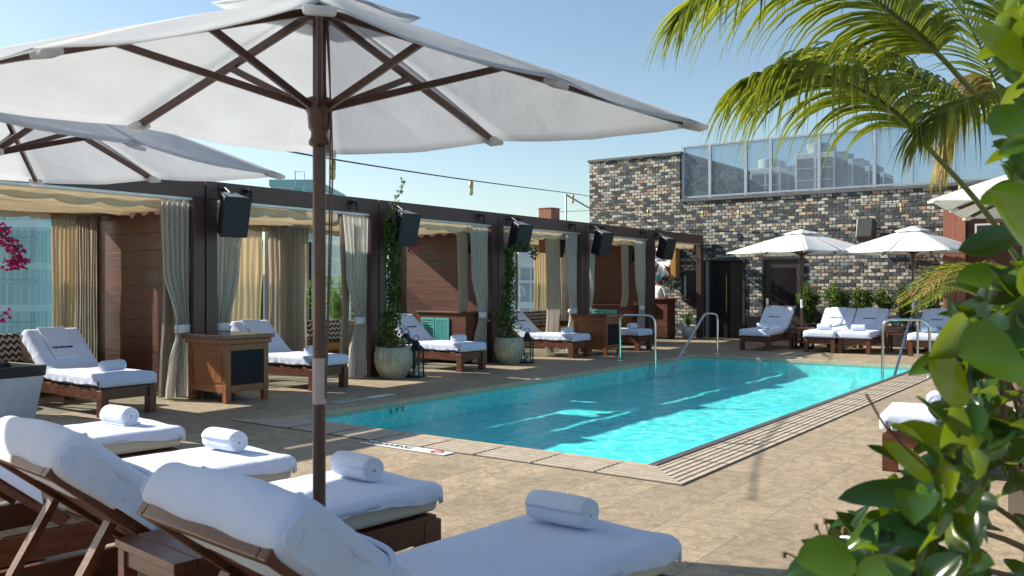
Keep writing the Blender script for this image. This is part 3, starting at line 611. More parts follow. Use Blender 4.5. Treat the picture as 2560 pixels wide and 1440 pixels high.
# linen linings tied beside the net curtains
def lining(y,label,w,seed,x=XF-.30,z0=.02): return curtain('linen_curtain',label,'curtain',(x,y,0),(0,1,0),[(2.58,w,0,1),(1.3,w*.85,.04,1),(z0,w*.9,-.02,1)],7,.03,M['drape'],None,'beige linen curtains hanging in the cabanas',seed)
lining(6.70,'beige linen curtain hanging behind the first tied net curtain beside the plank wall',.14,11)
lining(9.86,'beige linen curtain behind the net curtain left of the first vine pot',.16,12)
lining(12.86,'beige linen curtain falling short behind the net curtain above the wooden cabinet',.30,13,z0=.98)
lining(15.95,'beige linen curtain swept to the post left of the second console',.55,14)
lining(19.2,'beige linen curtain left of the pale net curtain by the ladder',.3,15,z0=.95)
def goldc(y,label,w,seed): return curtain('gold_curtain',label,'curtain',(XB+.32,y,0),(0,1,0),[(2.52,w,0,1),(1.2,w*.93,0,1),(.35,w*.95,0,1)],6,.035,M['netgold'],None,'sunlit gold net curtains at the cabana backs',seed)
goldc(6.40,'gold net curtain glowing in the sun beside the glass at the far left',.34,21)
goldc(9.50,'gold net curtain behind the lounger in the second cabana',.72,22)
goldc(18.6,'gold net curtain right of the second climbing vine',.75,23)
def backl(y,label,w,seed,x=XB+.42,al=(.35,1,0)): return curtain('linen_curtain',label,'curtain',(x,y,0),al,[(2.52,w,0,1),(1.2,w*.95,0,1),(.06,w,0,1)],8,.035,M['drape'],None,'beige linen curtains hanging in the cabanas',seed)
backl(6.72,'beige linen curtain in the back corner left of the first plank wall',.30,31,XB+.34,(.5,1,0))
backl(10.36,'wide beige linen curtain behind the umbrella pole in the second cabana',.80,32,XB+.40,(.2,1,0))
backl(19.75,'beige linen curtain in the back corner of the fifth cabana',.7,33,XB+.45,(.4,1,0))
# ---- curtain brackets and speakers
def speaker(y,label,s=1.0,yaw=0,z=2.42):
    t=thing('loudspeaker',label,'speaker',(XF+.30,y,z),radians(yaw),'black speakers hung on the cabana posts')
    Mx=Matrix.Rotation(radians(16),4,'Y'); b=MB()
    w,d,h=.19*s,.16*s,.27*s
    vs=[Vector((-d,-w*.55,-h)),Vector((d,-w,-h)),Vector((d,w,-h)),Vector((-d,w*.55,-h)),Vector((-d,-w*.55,h)),Vector((d,-w,h)),Vector((d,w,h)),Vector((-d,w*.55,h))]
    b.add([Mx@v for v in vs],[(0,3,2,1),(4,5,6,7),(0,1,5,4),(1,2,6,5),(2,3,7,6),(3,0,4,7)]); b.build('cabinet',M['black'],t,bevel=.012)
    MB().box(d+.002,-w*.93,-h*.95,d+.010,w*.93,h*.95,Mx).build('grille',M['grille'],t)
    MB().box(-d*.9,-w*.5,h+.001,d*.95,w*.5,h+.006,Mx).build('lid',M['grey'],t)
    b=MB(); b.tube([Mx@Vector((-d*.6,0,h+.006)),(-.17,0,h+.10),(-.297,0,h+.08)],.018,8); b.beam((-.29,0,h-.02),(-.29,0,h+.16),.09,.012,(1,0,0)); b.build('bracket',M['black'],t)
    return t
sy=[(7.28,'largest black speaker hung on the double post above the wooden console'),(10.62,'black speaker hung above the first climbing vine'),(13.85,'black speaker hung above the second climbing vine'),(17.02,'black speaker hung above the second wooden console'),(20.22,'black speaker hung nearest the brick wall above the ladder')]
for y,l in sy: speaker(y,l,1.0,-12)
for y,l in ((13.3,'small black speaker half hidden behind the net curtain right of the turquoise shutters'),(16.5,'small black speaker half hidden behind the net curtain above the second console'),(19.9,'small black speaker half hidden behind the pale curtain by the ladder')):
    t=thing('loudspeaker',l,'speaker',(XF-.5,y,2.32),0,'small speakers inside the cabanas'); MB().box(-.12,-.1,-.2,.12,.1,.2,Matrix.Rotation(radians(14),4,'Y')).build('cabinet',M['black'],t,bevel=.01); MB().tube([(-.05,0,.19),(-.05,0,.36)],.015,6).build('bracket',M['black'],t)
def arm(y,label):
    t=thing('lamp_bracket',label,'bracket',(XF+.005,y,HT-.13),0,'black hooked brackets on the cabana beams')
    MB().box(0,-.05,-.07,.012,.05,.07).build('wall_plate',M['black'],t,bevel=.004); MB().tube(catmull([(.012,0,.02),(.08,0,.05),(.13,0,.01),(.14,0,-.1)],5),.026,8).build('hook',M['black'],t)
for y,l in ((7.72,'black hook bracket on the beam right of the first speaker'),(9.72,'black hook bracket above the tied curtain left of the first vine'),(12.98,'black hook bracket above the tied curtain right of the shutters'),(14.15,'black hook bracket right of the third speaker'),(16.2,'black hook bracket above the tied curtain left of the second console'),(17.5,'black hook bracket right of the fourth speaker'),(19.5,'black hook bracket above the pale curtain by the ladder')): arm(y,l)

# ---- glass wind screen, benches and planting at the cabana backs
GX=-13.75
t=thing('wind_screen','tall clear glass wind screen with dark posts behind the cabanas','glass fence')
y=1.2
while y<23:
    MB().box(GX-.03,y,0,GX+.03,y+.06,2.36).build('post',M['galvd'],t)
    MB().box(GX-.006,y+.075,.10,GX+.006,y+1.18,2.32).build('glass_panel',M['glass'],t); y+=1.2
t=thing('planter_trough','long brown planter trough behind the cabana benches','planter'); MB().box(-13.6,1,0,-13.58,23,.55).box(-13.08,1,0,-13.06,23,.55).box(-13.6,.98,0,-13.06,1,.55).box(-13.6,23,0,-13.06,23.02,.55).build('trough',M['post'],t); MB().box(-13.57,1.01,.3,-13.09,22.99,.5).build('soil',M['soil'],t)
def leaf(b,p,d,n,L,W,curl=.15):
    d=Vector(d).normalized(); n=Vector(n); s=d.cross(n)
    if s.length<1e-3: s=d.cross(Vector((.2,.9,.3)))
    s.normalize(); n=s.cross(d)
    p=Vector(p); a=p; m=p+d*L*.45-n*L*curl*.2; e=p+d*L-n*L*curl
    b.add([a,m+s*W/2+n*W*.12,e,m-s*W/2+n*W*.12,m],[(0,1,4),(1,2,4),(2,3,4),(3,0,4)])
def rv(r): return Vector((r.gauss(0,1),r.gauss(0,1),r.gauss(0,1))).normalized()
def bamboo(x,y,h,n,label,seed,spread=.3):
    r=random.Random(seed); t=thing('bamboo',label,'bamboo plant',(x,y,.5),0,'bamboo clumps behind the benches'); b=MB(); s=MB()
    for k in range(n):
        a=r.uniform(0,2*pi); lean=r.uniform(.05,spread); hh=h*r.uniform(.6,1.0)
        pts=[Vector((r.uniform(-.1,.1),r.uniform(-.15,.15),0))]; 
        for q in range(1,7): pts.append(pts[0]+Vector((cos(a)*lean*(q/6)**1.6,sin(a)*lean*1.4*(q/6)**1.6,hh*q/6)))
        s.tube(pts,[.008-.001*i for i in range(7)],5)
        for q in range(26):
            f=r.uniform(.25,1); i=min(5,int(f*6)); p=pts[i].lerp(pts[i+1],f*6-i)
            dd=(rv(r)+Vector((0,0,.15))); tw=p+dd.normalized()*r.uniform(.02,.12)
            for _ in range(3): leaf(b,tw,rv(r)*.7+Vector((0,0,-.25)),rv(r),r.uniform(.07,.13),.018)
    b.build('foliage',M['leafb'],t); s.build('stem',M['rachis'],t)
bamboo(-13.33,5.0,1.05,5,'thin bamboo shoots before the glass at the far left',1,.5)
bamboo(-13.33,11.4,1.15,11,'bushy bamboo left of the umbrella pole behind the second cabana',2)
bamboo(-13.33,12.4,1.25,16,'densest bamboo clump right of the umbrella pole',3)
bamboo(-13.33,13.1,1.1,9,'bamboo clump beside the tied curtain behind the second cabana',4)
def bench(y0,y1,label,side=False):
    t=thing('bench_sofa',label,'sofa',(0,0,0),0,'mustard bench sofas at the cabana backs')
    MB().box(XB+.2,y0,.12,XB+.85,y1,.30).build('base',M['consoletop'],t,bevel=.006)
    MB().box(XB+.3,y0+.06,.301,XB+.87,y1-.06,.43).build('seat_cushion',M['mustard'],t,bevel=.03,seg=3)
    MB().box(XB+.17,y0,.3,XB+.29,y1,.80).build('backrest',M['patt'],t,bevel=.03,seg=3)
    for y in (y0,y1-.06): MB().box(XB+.25,y,.302,XB+.86,y+.055,.56).build('armrest',M['consoletop'],t,bevel=.006)
    for (x,y) in ((XB+.22,y0+.02),(XB+.78,y0+.02),(XB+.22,y1-.08),(XB+.78,y1-.08)): MB().box(x,y,0,x+.05,y+.05,.119).build('leg',M['consoletop'],t)
bench(4.1,6.5,'mustard bench behind the first lounger at the left edge'); bench(10.75,13.2,'mustard bench under the bamboo behind the umbrella pole'); bench(17.2,19.4,'mustard bench with dark frame below the far gold curtain')
def pillow(x,y,z,label,mat='chevron',yaw=0,s=.44,tilt=18):
    rows=[]; n=12
    for sgn in (1,-1):
        rr=[]
        for i in range(n+1):
            row=[]
            for j in range(n+1):
                a=i/n*2-1; c=j/n*2-1; th=.075*((1-a**4)*(1-c**4))**.5; sh=1-.06*(abs(a)**2*(1-abs(c)**2))-.06*(abs(c)**2*(1-abs(a)**2))
                row.append((sgn*th,c*s/2*(1-.05*(1-abs(a)**2)),a*s/2*(1-.05*(1-abs(c)**2))))
            rr.append(row)
        rows.append(rr)
    t=thing('throw_pillow',label,'pillow',(x,y,z+s/2*.93),radians(yaw),'throw pillows on the bench sofas'); b=MB(); b.grid(rows[0]); b.grid([r[::-1] for r in rows[1]])
    Mx=Matrix.Rotation(radians(-tilt),4,'Y'); b.v=[tuple(Mx@Vector(p)) for p in b.v]; b.build('pillow_cover',M[mat],t); return t
for y,l,k in ((4.55,'chevron pillow at the far left edge of the first bench','chevron'),(5.05,'chevron pillow just left of the first lounger back','chevron'),(5.55,'chevron pillow behind the first lounger back','chevron'),(7.95,'chevron pillow left of the second lounger back, behind the console','chevron'),
  (10.95,'chevron pillow leaning at the left end of the bench under the bamboo','chevron'),(11.35,'chevron pillow second from the left under the bamboo','chevron'),(12.25,'printed grey and yellow pillow in the middle of the bamboo bench','patt'),(12.95,'chevron pillow at the right end of the bamboo bench','chevron'),
  (17.5,'chevron pillow nearest the second vine on the far bench','chevron'),(17.95,'chevron pillow in the middle of the far bench','chevron'),(18.45,'chevron pillow at the right end of the far bench','chevron')):
    pillow(XB+.47,y,.435,l,k,R.uniform(-14,14))
t=thing('round_table','small dark round table between the bench and the white bin','table',(-11.75,4.75,0)); MB().lathe([(.001,.50),(.33,.50),(.34,.52),(.33,.535),(.001,.535)],(0,0,0),28).build('tabletop',M['black'],t); MB().lathe([(.06,0),(.05,.3),(.07,.499)],(0,0,0),12).build('pedestal',M['consoletop'],t); MB().lathe([(.001,0),(.2,0),(.2,.02),(.001,.03)],(0,0,0),20).build('foot',M['black'],t)
# ---- shutters cabinets
def cabinet(y1,label,g='cabinets with turquoise shutters'):
    t=thing('shutter_cabinet',label,'cabinet',(-11.55,y1-.62,0),0,g); W=1.22
    MB().box(0,0,.06,W,.5,.95).build('carcass',M['panel'],t,bevel=.006); MB().box(-.02,-.03,.951,W+.02,.5,.985).build('top',M['panel'],t,bevel=.005)
    for k in range(2):
        x0=.12+k*.36; dd=MB().box(x0,-.02,.12,x0+.03,-.001,.86).box(x0+.31,-.02,.12,x0+.34,-.001,.86).box(x0+.03,-.02,.12,x0+.31,-.001,.16).box(x0+.03,-.02,.82,x0+.31,-.001,.86).build('shutter_door',M['teal'],t)
        b=MB()
        if k==0:
            for q in range(13): b.box(x0+.03,-.018,.165+q*.05,x0+.31,-.006,.165+q*.05+.036,)
        else:
            for q in range(9): b.box(x0+.035+q*.031,-.018,.165,x0+.035+q*.031+.02,-.004,.815)
        b.build('slats',M['teal'],dd)
cabinet(13.45,'wooden cabinet with turquoise shutters against the plank wall beside the third lounger'); cabinet(19.95,'wooden cabinet with turquoise shutters behind the pool ladder')
# ---- consoles
def console(loc,label,rz=0):
    t=thing('console',label,'cabinet',loc,rz,'wooden consoles with black panels'); D,W,H=.80,.66,.86
    # origin: front corner; body runs to -x (D) and +y (W)
    for (x,y) in ((-.075,0),(-.075,W-.075),(-D,0),(-D,W-.075)): MB().box(x,y,0,x+.075,y+.075,H-.12).build('leg',M['console'],t,bevel=.004)
    b=MB(); b.box(-D+.02,.015,.14,-.02,W-.015,H-.121); b.build('carcass',M['console'],t)
    for z0,z1 in ((.13,.22),(H-.20,H-.122)): MB().box(-D+.076,.004,z0,-.076,.014,z1).build('rail',M['console'],t,bevel=.002); MB().box(-.019,.076,z0,-.006,W-.076,z1).build('rail',M['console'],t,bevel=.002)
    MB().box(-.0195,.08,.222,-.010,W-.08,H-.202).build('black_panel',M['chalk'],t)
    MB().box(-D+.1,.008,.25,-.1,.0145,H-.22).build('side_panel',M['console'],t,bevel=.002)
    MB().box(-D-.03,-.03,H-.12,.03,W+.03,H-.05).build('cornice',M['console'],t,bevel=.012,seg=3); MB().box(-D-.055,-.055,H-.049,.055,W+.055,H).build('top',M['consoletop'],t,bevel=.006)
    MB().tube([(-.12,.2,.02),(-.12,.2,.139)],.02,6).build('caster',M['black'],t); MB().tube([(-.6,.2,.02),(-.6,.2,.139)],.02,6).build('caster',M['black'],t)
console((-9.36,6.84,0),'honey coloured console with black front panel at the first double post'); console((-9.2,16.1,0),'smaller looking console with black front panel beside the pool ladder')

# ---- vine pots and lanterns
def vinepot(x,y,label,s,top,seed,flower=False):
    r=random.Random(seed); t=thing('ribbed_pot',label+' pot','plant pot',(x,y,0),0,'ribbed celadon pots'); 
    MB().lathe([(.17*s,0),(.20*s,.02),(.27*s,.14),(.305*s,.28),(.30*s,.40),(.275*s,.475),(.285*s,.50),(.26*s,.505),(.24*s,.47),(.001,.44)],(0,0,0),96,24,.035).build('pot_body',M['pot'],t)
    MB().lathe([(.001,0),(.255*s,0),(.001,.02)],(0,0,.45),20).build('soil',M['soil'],t)
    v=thing('climbing_vine',label+' vine','vine',(x,y,.45),0,'climbing vines on the cabana posts'); b=MB(); s2=MB()
    def axis(z): # leans back to the post
        q=z/top; return Vector((-.10*q+.05*sin(z*3+seed),.02+.07*sin(z*2.1+seed*2),z))
    for k in range(5):
        pts=[axis(z*top/10)+Vector((.05*cos(z*1.4+k*1.3),.05*sin(z*1.4+k*1.3),0)) for z in range(11)]; s2.tube(pts,[.012-.0008*i for i in range(11)],5)
    N=int(1500*top/1.9)
    for k in range(N):
        z=top*r.random()**.9; q=z/top; rad=(.19 if q<.35 else .15)*(1-.35*q)*(1+.45*noise.noise((z*3,seed,0)))
        p=axis(z)+rv(r)*rad*r.uniform(.5,1.1); p.z=max(p.z,.03); leaf(b,p,rv(r)+Vector((0,0,-.5)),rv(r),r.uniform(.045,.085),r.uniform(.035,.055))
    for k in range(90):
        z=r.uniform(0,top*.3); p=axis(z)+Vector((r.gauss(0,.13),r.gauss(0,.13),0)); leaf(b,p,rv(r),rv(r),.06,.045)
    return t,v,b,s2,axis,r
t,v,b,s2,ax,r=vinepot(-9.78,10.30,'first celadon ribbed pot with climbing bougainvillea below the second speaker:',1.0,2.15,5)
sh=[ax(2.0),ax(2.15)+Vector((0,.05,.15)),ax(2.15)+Vector((.02,.22,.45)),ax(2.15)+Vector((.02,.3,.62))]; s2.tube(catmull(sh,5),.005,5)
for p in catmull(sh,10):
    for _ in range(2): leaf(b,p+rv(r)*.03,rv(r),rv(r),.06,.04)
br=[ax(1.75),ax(1.75)+Vector((.1,.25,.12)),ax(1.75)+Vector((.15,.42,-.02))]; s2.tube(catmull(br,5),.005,5)
for p in catmull(br,8):
    for _ in range(3): leaf(b,p+rv(r)*.05,rv(r),rv(r),.06,.045)
b.build('foliage',M['leafv'],v); s2.build('stem',M['stem'],v); f=MB()
for cc,n_ in ((ax(1.75)+Vector((.13,.42,-.05)),34),(ax(1.75)+Vector((.1,.4,.12)),22),(ax(1.75)+Vector((.12,.33,-.15)),14)):
    f=MB()
    for _ in range(n_): leaf(f,cc+rv(r)*.055,rv(r),rv(r),.045,.04)
    f.build('flower_cluster',M['magenta'],v)
pass; v['label']='bougainvillea vine with magenta blooms climbing from the first ribbed pot'; t['label']='ribbed celadon pot right of the tied curtain, holding the magenta flowering vine'
t,v,b,s2,ax,r=vinepot(-9.78,13.45,'second',.95,1.75,9)
br=[ax(1.6),ax(1.7)+Vector((.1,.25,.1)),ax(1.7)+Vector((.2,.5,.02)),ax(1.7)+Vector((.2,.58,-.1))]; s2.tube(catmull(br,5),.005,5)
for p in catmull(br,12):
    for _ in range(4): leaf(b,p+rv(r)*.06,rv(r),rv(r),.065,.045)
b.build('foliage',M['leafv'],v); s2.build('stem',M['stem'],v); v['label']='dark green vine without flowers climbing from the second ribbed pot'; t['label']='ribbed celadon pot beside the third lounger foot, holding the plain green vine'
def lantern(x,y,label,s=1.0):
    t=thing('lantern',label,'lantern',(x,y,0),.3,'black metal floor lanterns'); w=.11*s; H=.52*s
    MB().box(-w-.03,-w-.03,0,w+.03,w+.03,.03).build('base',M['black'],t,bevel=.005)
    b=MB()
    for a in (-1,1):
        for c in (-1,1): b.beam((a*w,c*w,.03),(a*w,c*w,H),.018,.018,(1,0,0))
    b.build('frame',M['black'],t); 
    for a in (-1,1): MB().box(a*(w-.002)-.001,-w+.01,.04,a*(w-.002)+.001,w-.01,H-.01).build('pane',M['lampglass'],t); MB().box(-w+.01,a*(w-.002)-.001,.04,w-.01,a*(w-.002)+.001,H-.01).build('pane',M['lampglass'],t)
    b=MB(); rows=[]
    for rr,z in ((w+.03,H),(w+.03,H+.015),(w*.5,H+.10),(w*.5,H+.13),(w*.2,H+.17)): rows.append([(-rr,-rr,z),(rr,-rr,z),(rr,rr,z),(-rr,rr,z)])
    b.grid(rows,smooth=False,wrap=True); b.build('roof',M['black'],t); MB().tube([(.05*cos(a/8*2*pi),0,H+.20+.05*sin(a/8*2*pi)) for a in range(9)],.006,6).build('ring_handle',M['black'],t)
    MB().lathe([(.035,.03),(.035,.14),(.001,.14)],(0,0,0),12).build('candle',M['potw'],t)
lantern(-9.60,10.64,'black lantern on the deck right of the first ribbed pot',.82); lantern(-9.95,10.78,'taller black lantern partly behind the first lantern',1.0); lantern(-9.62,13.82,'black lantern on the deck right of the second ribbed pot',.8)
# bin
t=thing('towel_bin','frosted white tapered bin with black rim at the left edge of the deck','bin',(-10.47,4.62,0),radians(4)); b=MB(); rows=[]
for (w_,d_,z) in ((.29,.27,0),(.36,.33,.50)): rows.append([(-w_,-d_,z),(w_,-d_,z),(w_,d_,z),(-w_,d_,z)])
b.grid(rows,smooth=False,wrap=True); b.build('tub',M['binw'],t,solid=.01,bevel=.01); b=MB(); rows=[]
for (w_,d_,z) in ((.365,.335,.47),(.375,.345,.47),(.385,.355,.59),(.35,.32,.59),(.34,.31,.5)): rows.append([(-w_,-d_,z),(w_,-d_,z),(w_,d_,z),(-w_,d_,z)])
b.grid(rows,smooth=False,wrap=True); b.build('rim',M['black'],t,bevel=.006); MB().lathe([(.016,0),(.014,.008),(.001,.01)],(0,0,0),12).build('rivet',M['white'],t,loc=(.382,-.28,.535)).rotation_euler=(0,pi/2,0)

# ---- bar, person, potted plant at the end
t=thing('bar_counter','dark wood bar counter at the end of the cabanas before the brick wall','bar',(-11.0,21.9,0)); MB().box(-1.2,0,.05,.4,.5,1.08).build('front_panel',M['panel'],t,bevel=.004); MB().box(-1.3,-.06,1.081,.45,.56,1.12).build('bar_top',M['consoletop'],t,bevel=.004); MB().box(-1.2,.03,0,.4,.47,.05).build('plinth',M['black'],t); MB().box(-.30,-.09,.72,.0,-.001,.98).build('ice_bucket_holder',M['black'],t,bevel=.01)
t=thing('serving_tray','white tray resting on the bar top beside the person','tray',(-11.55,22.0,1.121)); MB().box(-.25,-.15,0,.35,.2,.03).build('tray_body',M['white'],t,bevel=.01)
def person(loc,rz):
    t=thing('person','person in white shirt and teal headscarf standing behind the bar','person',loc,rz)
    J_={'pel':(0,0,.95,.13),'bel':(0,0,1.08,.12),'ch':(0,0,1.28,.14),'nk0':(0,0,1.44,.07),'nk':(0,.01,1.50,.05),'hd':(0,.02,1.60,.085),'ht':(0,.01,1.70,.07),
     'sL':(-.18,0,1.40,.06),'eL':(-.25,-.02,1.14,.042),'wL':(-.2,.2,1.05,.03),'hL':(-.17,.28,1.05,.028),'sR':(.18,0,1.40,.06),'eR':(.26,-.02,1.14,.042),'wR':(.2,.2,1.08,.03),'hR':(.16,.28,1.09,.028),
     'tL':(-.10,0,.88,.095),'kL':(-.10,.02,.50,.06),'aL':(-.10,-.01,.09,.042),'fL':(-.10,.14,.03,.035),'tR':(.10,0,.88,.095),'kR':(.10,.02,.50,.06),'aR':(.10,-.01,.09,.042),'fR':(.10,.14,.03,.035)}
    E=[('pel','bel'),('bel','ch'),('ch','nk0'),('nk0','nk'),('nk','hd'),('hd','ht'),('nk0','sL'),('sL','eL'),('eL','wL'),('wL','hL'),('nk0','sR'),('sR','eR'),('eR','wR'),('wR','hR'),('pel','tL'),('tL','kL'),('kL','aL'),('aL','fL'),('pel','tR'),('tR','kR'),('kR','aR'),('aR','fR')]
    def skinned(name,keys,mat,k=1.0,add=0.0):
        idx={q:i for i,q in enumerate(keys)}; me=bpy.data.meshes.new(name); me.from_pydata([J_[q][:3] for q in keys],[(idx[a],idx[c]) for a,c in E if a in idx and c in idx],[]); o=bpy.data.objects.new(name,me); COL.objects.link(o); o.parent=t
        sk=o.modifiers.new('skin','SKIN'); 
        for q,i in idx.items():
            rr=J_[q][3]*k+add; me.skin_vertices[0].data[i].radius=(rr,rr*.8)
        me.skin_vertices[0].data[0].use_root=True; s=o.modifiers.new('s','SUBSURF'); s.levels=s.render_levels=2; me.materials.append(M[mat])
        return o
    ks=list(J_); skinned('body',ks,'skin'); skinned('shirt',['pel','bel','ch','nk0','sL','eL','sR','eR'],'shirt',1.05,.012); skinned('trousers',['pel','tL','kL','aL','tR','kR','aR'],'slate',1.08,.012)
    b=MB(); b.lathe([(.001,.10),(.06,.09),(.095,.04),(.1,-.02),(.09,-.05)],(0,0,1.66),16); b.build('headscarf',M['tealcap'],t); b=MB(); b.lathe([(.001,.05),(.05,.03),(.07,-.06),(.05,-.12),(.001,-.13)],(0,-.05,1.62),12); b.build('hair',M['hair'],t)
    for (x,n_) in ((-.17,'L'),(.16,'R')):
        b=MB()
        for k in range(4): b.tube([(x-.02+k*.014,.27,1.055),(x-.02+k*.014,.31+.006*k,1.05),(x-.02+k*.014,.335,1.03)],[.008,.0075,.006],6)
        b.tube([(x+.03,.25,1.06),(x+.05,.28,1.05),(x+.045,.30,1.04)],[.009,.008,.007],6); b.build('hand',M['skin'],t)
person((-11.28,22.75,0),pi*.95)
t=thing('potted_succulent','spiky green plant in a pale pot under the metal cabinet','potted plant',(-10.45,22.9,0)); MB().lathe([(.10,0),(.15,.03),(.19,.2),(.18,.33),(.16,.33),(.001,.30)],(0,0,0),20).build('pot_body',M['potw'],t); b=MB(); r=random.Random(4)
for k in range(14):
    a=r.uniform(0,6.28); h=r.uniform(.3,.55); leaf(b,(.04*cos(a),.04*sin(a),.3),(cos(a)*.18,sin(a)*.18,1),(cos(a),sin(a),0),h,.06,.02)
b.build('blades',M['leafs'],t)
# chimney post and pipe
a=PX(1373,533,19.5); t=thing('wood_flue','square redwood flue box standing above the cabana roofs','flue',(a.x,a.y,2.2)); MB().box(-.17,-.17,0,.17,.17,a.z+.09-2.2).build('box_body',M['redpost'],t,bevel=.008); MB().box(-.18,-.18,a.z+.091-2.2,.18,.18,a.z+.11-2.2).build('cap',M['redpost'],t)
a=PX(1415,548,20); c=PX(1480,524,24); t=thing('roof_pipe','thin grey pipe bent over the cabana roofs to the brick wall','pipe'); MB().tube([(a.x,a.y,2.3),(a.x,a.y,c.z),(c.x,c.y,c.z),(c.x,YW,c.z)],.022,8).build('pipe_run',M['galv'],t)
# ================================================================ loungers
XH=-1.22; T_=.47; BL=.75; BA=radians(40); W_=.66; TH=.12
def rpoly(pts,rad,n=6):
    P_=[Vector((a,0,c)) for a,c in pts]; out=[P_[0]]
    for i in range(1,len(P_)-1):
        a,b_,c=P_[i-1],P_[i],P_[i+1]; r1=min(rad[i] if isinstance(rad,list) else rad,(a-b_).length*.49,(c-b_).length*.49)
        s=b_+(a-b_).normalized()*r1; e=b_+(c-b_).normalized()*r1
        for k in range(n+1):
            t=k/n; out.append(s*(1-t)**2+b_*2*t*(1-t)+e*t*t)
    out.append(P_[-1]); return out
def resample(pts,step):
    L=[0]
    for a,b_ in zip(pts,pts[1:]): L.append(L[-1]+(b_-a).length)
    n=max(2,int(L[-1]/step)); out=[]; k=0
    for i in range(n+1):
        s=L[-1]*i/n
        while k<len(L)-2 and L[k+1]<s: k+=1
        out.append(pts[k].lerp(pts[k+1],(s-L[k])/max(1e-9,L[k+1]-L[k])))
    return out
ca,sa=cos(BA),sin(BA); HX,HZ=XH-BL*ca,T_+BL*sa; HBX,HBZ=HX-sa*TH,HZ-ca*TH
def sheet(b,path,hw,off,drop,seed,step=.03,amp=.006,rc=.035,hem=.02,nq=9,wr=1.0):
    pts=resample(path,step); rows=[]; N=len(pts)
    ns=[]
    for i in range(N):
        t=(pts[min(i+2,N-1)]-pts[max(i-2,0)]).normalized(); ns.append(Vector((t.z,0,-t.x)))
    for i,p in enumerate(pts):
        n=ns[i]; s=i*step; prof=[]
        for side in (-1,1):
            dr=drop(i/(N-1),side)+hem*noise.noise((s*2.2,side*3.1,seed)); half=[]
            cap=max(0,min(1,(-n.x-.0)/.35)) if i>N*.45 else max(0,min(1,(n.x-.5)/.45)); dr=dr*(1-cap)+.052*cap
            for k in range(3): half.append((hw-rc+rc*sin(k*pi/6),rc*(1-cos(k*pi/6)),0))
            m=6
            for k in range(m+1): half.append((hw,rc+max(0,dr-rc)*k/m,k/m))
            prof.append(half)
        row=[(-y,d,q,-1) for y,d,q in prof[0][::-1]]+[(-hw+rc+(2*hw-2*rc)*k/nq,0,0,0) for k in range(1,nq)]+[(y,d,q,1) for y,d,q in prof[1]]
        rr=[]
        for y,d,q,sd in row:
            flut=.006*sin(s*38+seed+3*noise.noise((s*3,seed,1)))*q*wr
            bm=amp*(noise.noise((s*2.6,y*5,seed))+.6*noise.noise((s*9,y*4+s*3,seed+7))) 
            P2=p+n*(off-d+(bm if sd==0 else bm*.5)); rr.append((P2.x,y+sd*(off+flut+.004*q),P2.z))
        rows.append(rr)
    b.grid(rows)
SEAT=[(.012,T_-.115),(.012,T_),(XH,T_),(HX,HZ),(HBX,HBZ),(HBX+ca*.30,HBZ-sa*.30)]
def base_path(fd=.115,bd=.1):
    return rpoly([(.012,T_-fd),(.012,T_),(XH,T_),(HX,HZ),(HBX,HBZ),(HBX+ca*bd,HBZ-sa*bd)],[0,.045,.10,.05,.05,0])
def make_lounger(label,group,cushion_side=True):
    t=thing('sun_lounger',label,'sun lounger',(0,0,0),0,group); L=-1.95
    b=MB()
    for y in (-W_/2,W_/2-.035): b.box(L,y,.195,-.03,y+.035,.325)
    b.box(-.065,-W_/2+.036,.195,-.03,W_/2-.036,.325); b.box(L,-W_/2+.036,.195,L+.035,W_/2-.036,.325)
    for k in range(12): b.box(XH+.04+k*.098,-W_/2+.036,.300,XH+.11+k*.098,W_/2-.036,.322)
    b.build('frame',M['frame'],t,bevel=.004)
    for x in (-.115,L):
        for y in (-W_/2-.004,W_/2-.081): MB().box(x,y,0,x+.115,y+.085,.30 if x>-1 else .30).build('leg',M['frame'],t,bevel=.004)
    # seat and back cushions
    MB().box(XH+.005,-W_/2+.01,.335,.0,W_/2-.01,T_-.004).build('seat_cushion',M['cushion'],t,bevel=.035,seg=4)
    Mx=Matrix.Translation((XH,0,T_))@Matrix.Rotation(BA,4,'Y')   # local -x runs up the back
    MB().box(-BL,-W_/2+.01,-TH,.0,W_/2-.01,-.004,Mx).build('back_cushion',M['cushion'],t,bevel=.035,seg=4)
    b=MB()
    for y in (-W_/2+.0,W_/2-.04): b.box(-BL-.01,y,-TH-.055,.02,y+.04,-TH-.006,Mx)
    for k in range(8): b.box(-BL+.04+k*.086,-W_/2+.041,-TH-.032,-BL+.12+k*.086,W_/2-.041,-TH-.008,Mx)
    b.box(-BL-.01,-W_/2+.041,-TH-.055,-BL+.035,W_/2-.041,-TH-.01,Mx); b.build('backrest_frame',M['frame'],t,bevel=.004)
    b=MB()
    for y in (-W_/2+.06,W_/2-.09):
        p=Mx@Vector((-BL*.55,0,-TH-.06)); b.beam((p.x,y+.015,p.z),(XH-.62,y+.015,.27),.03,.05,(0,1,0))
    b.beam((XH-.62,-W_/2+.04,.27),(XH-.62,W_/2-.04,.27),.03,.03); b.build('prop_arm',M['frame'],t); return t
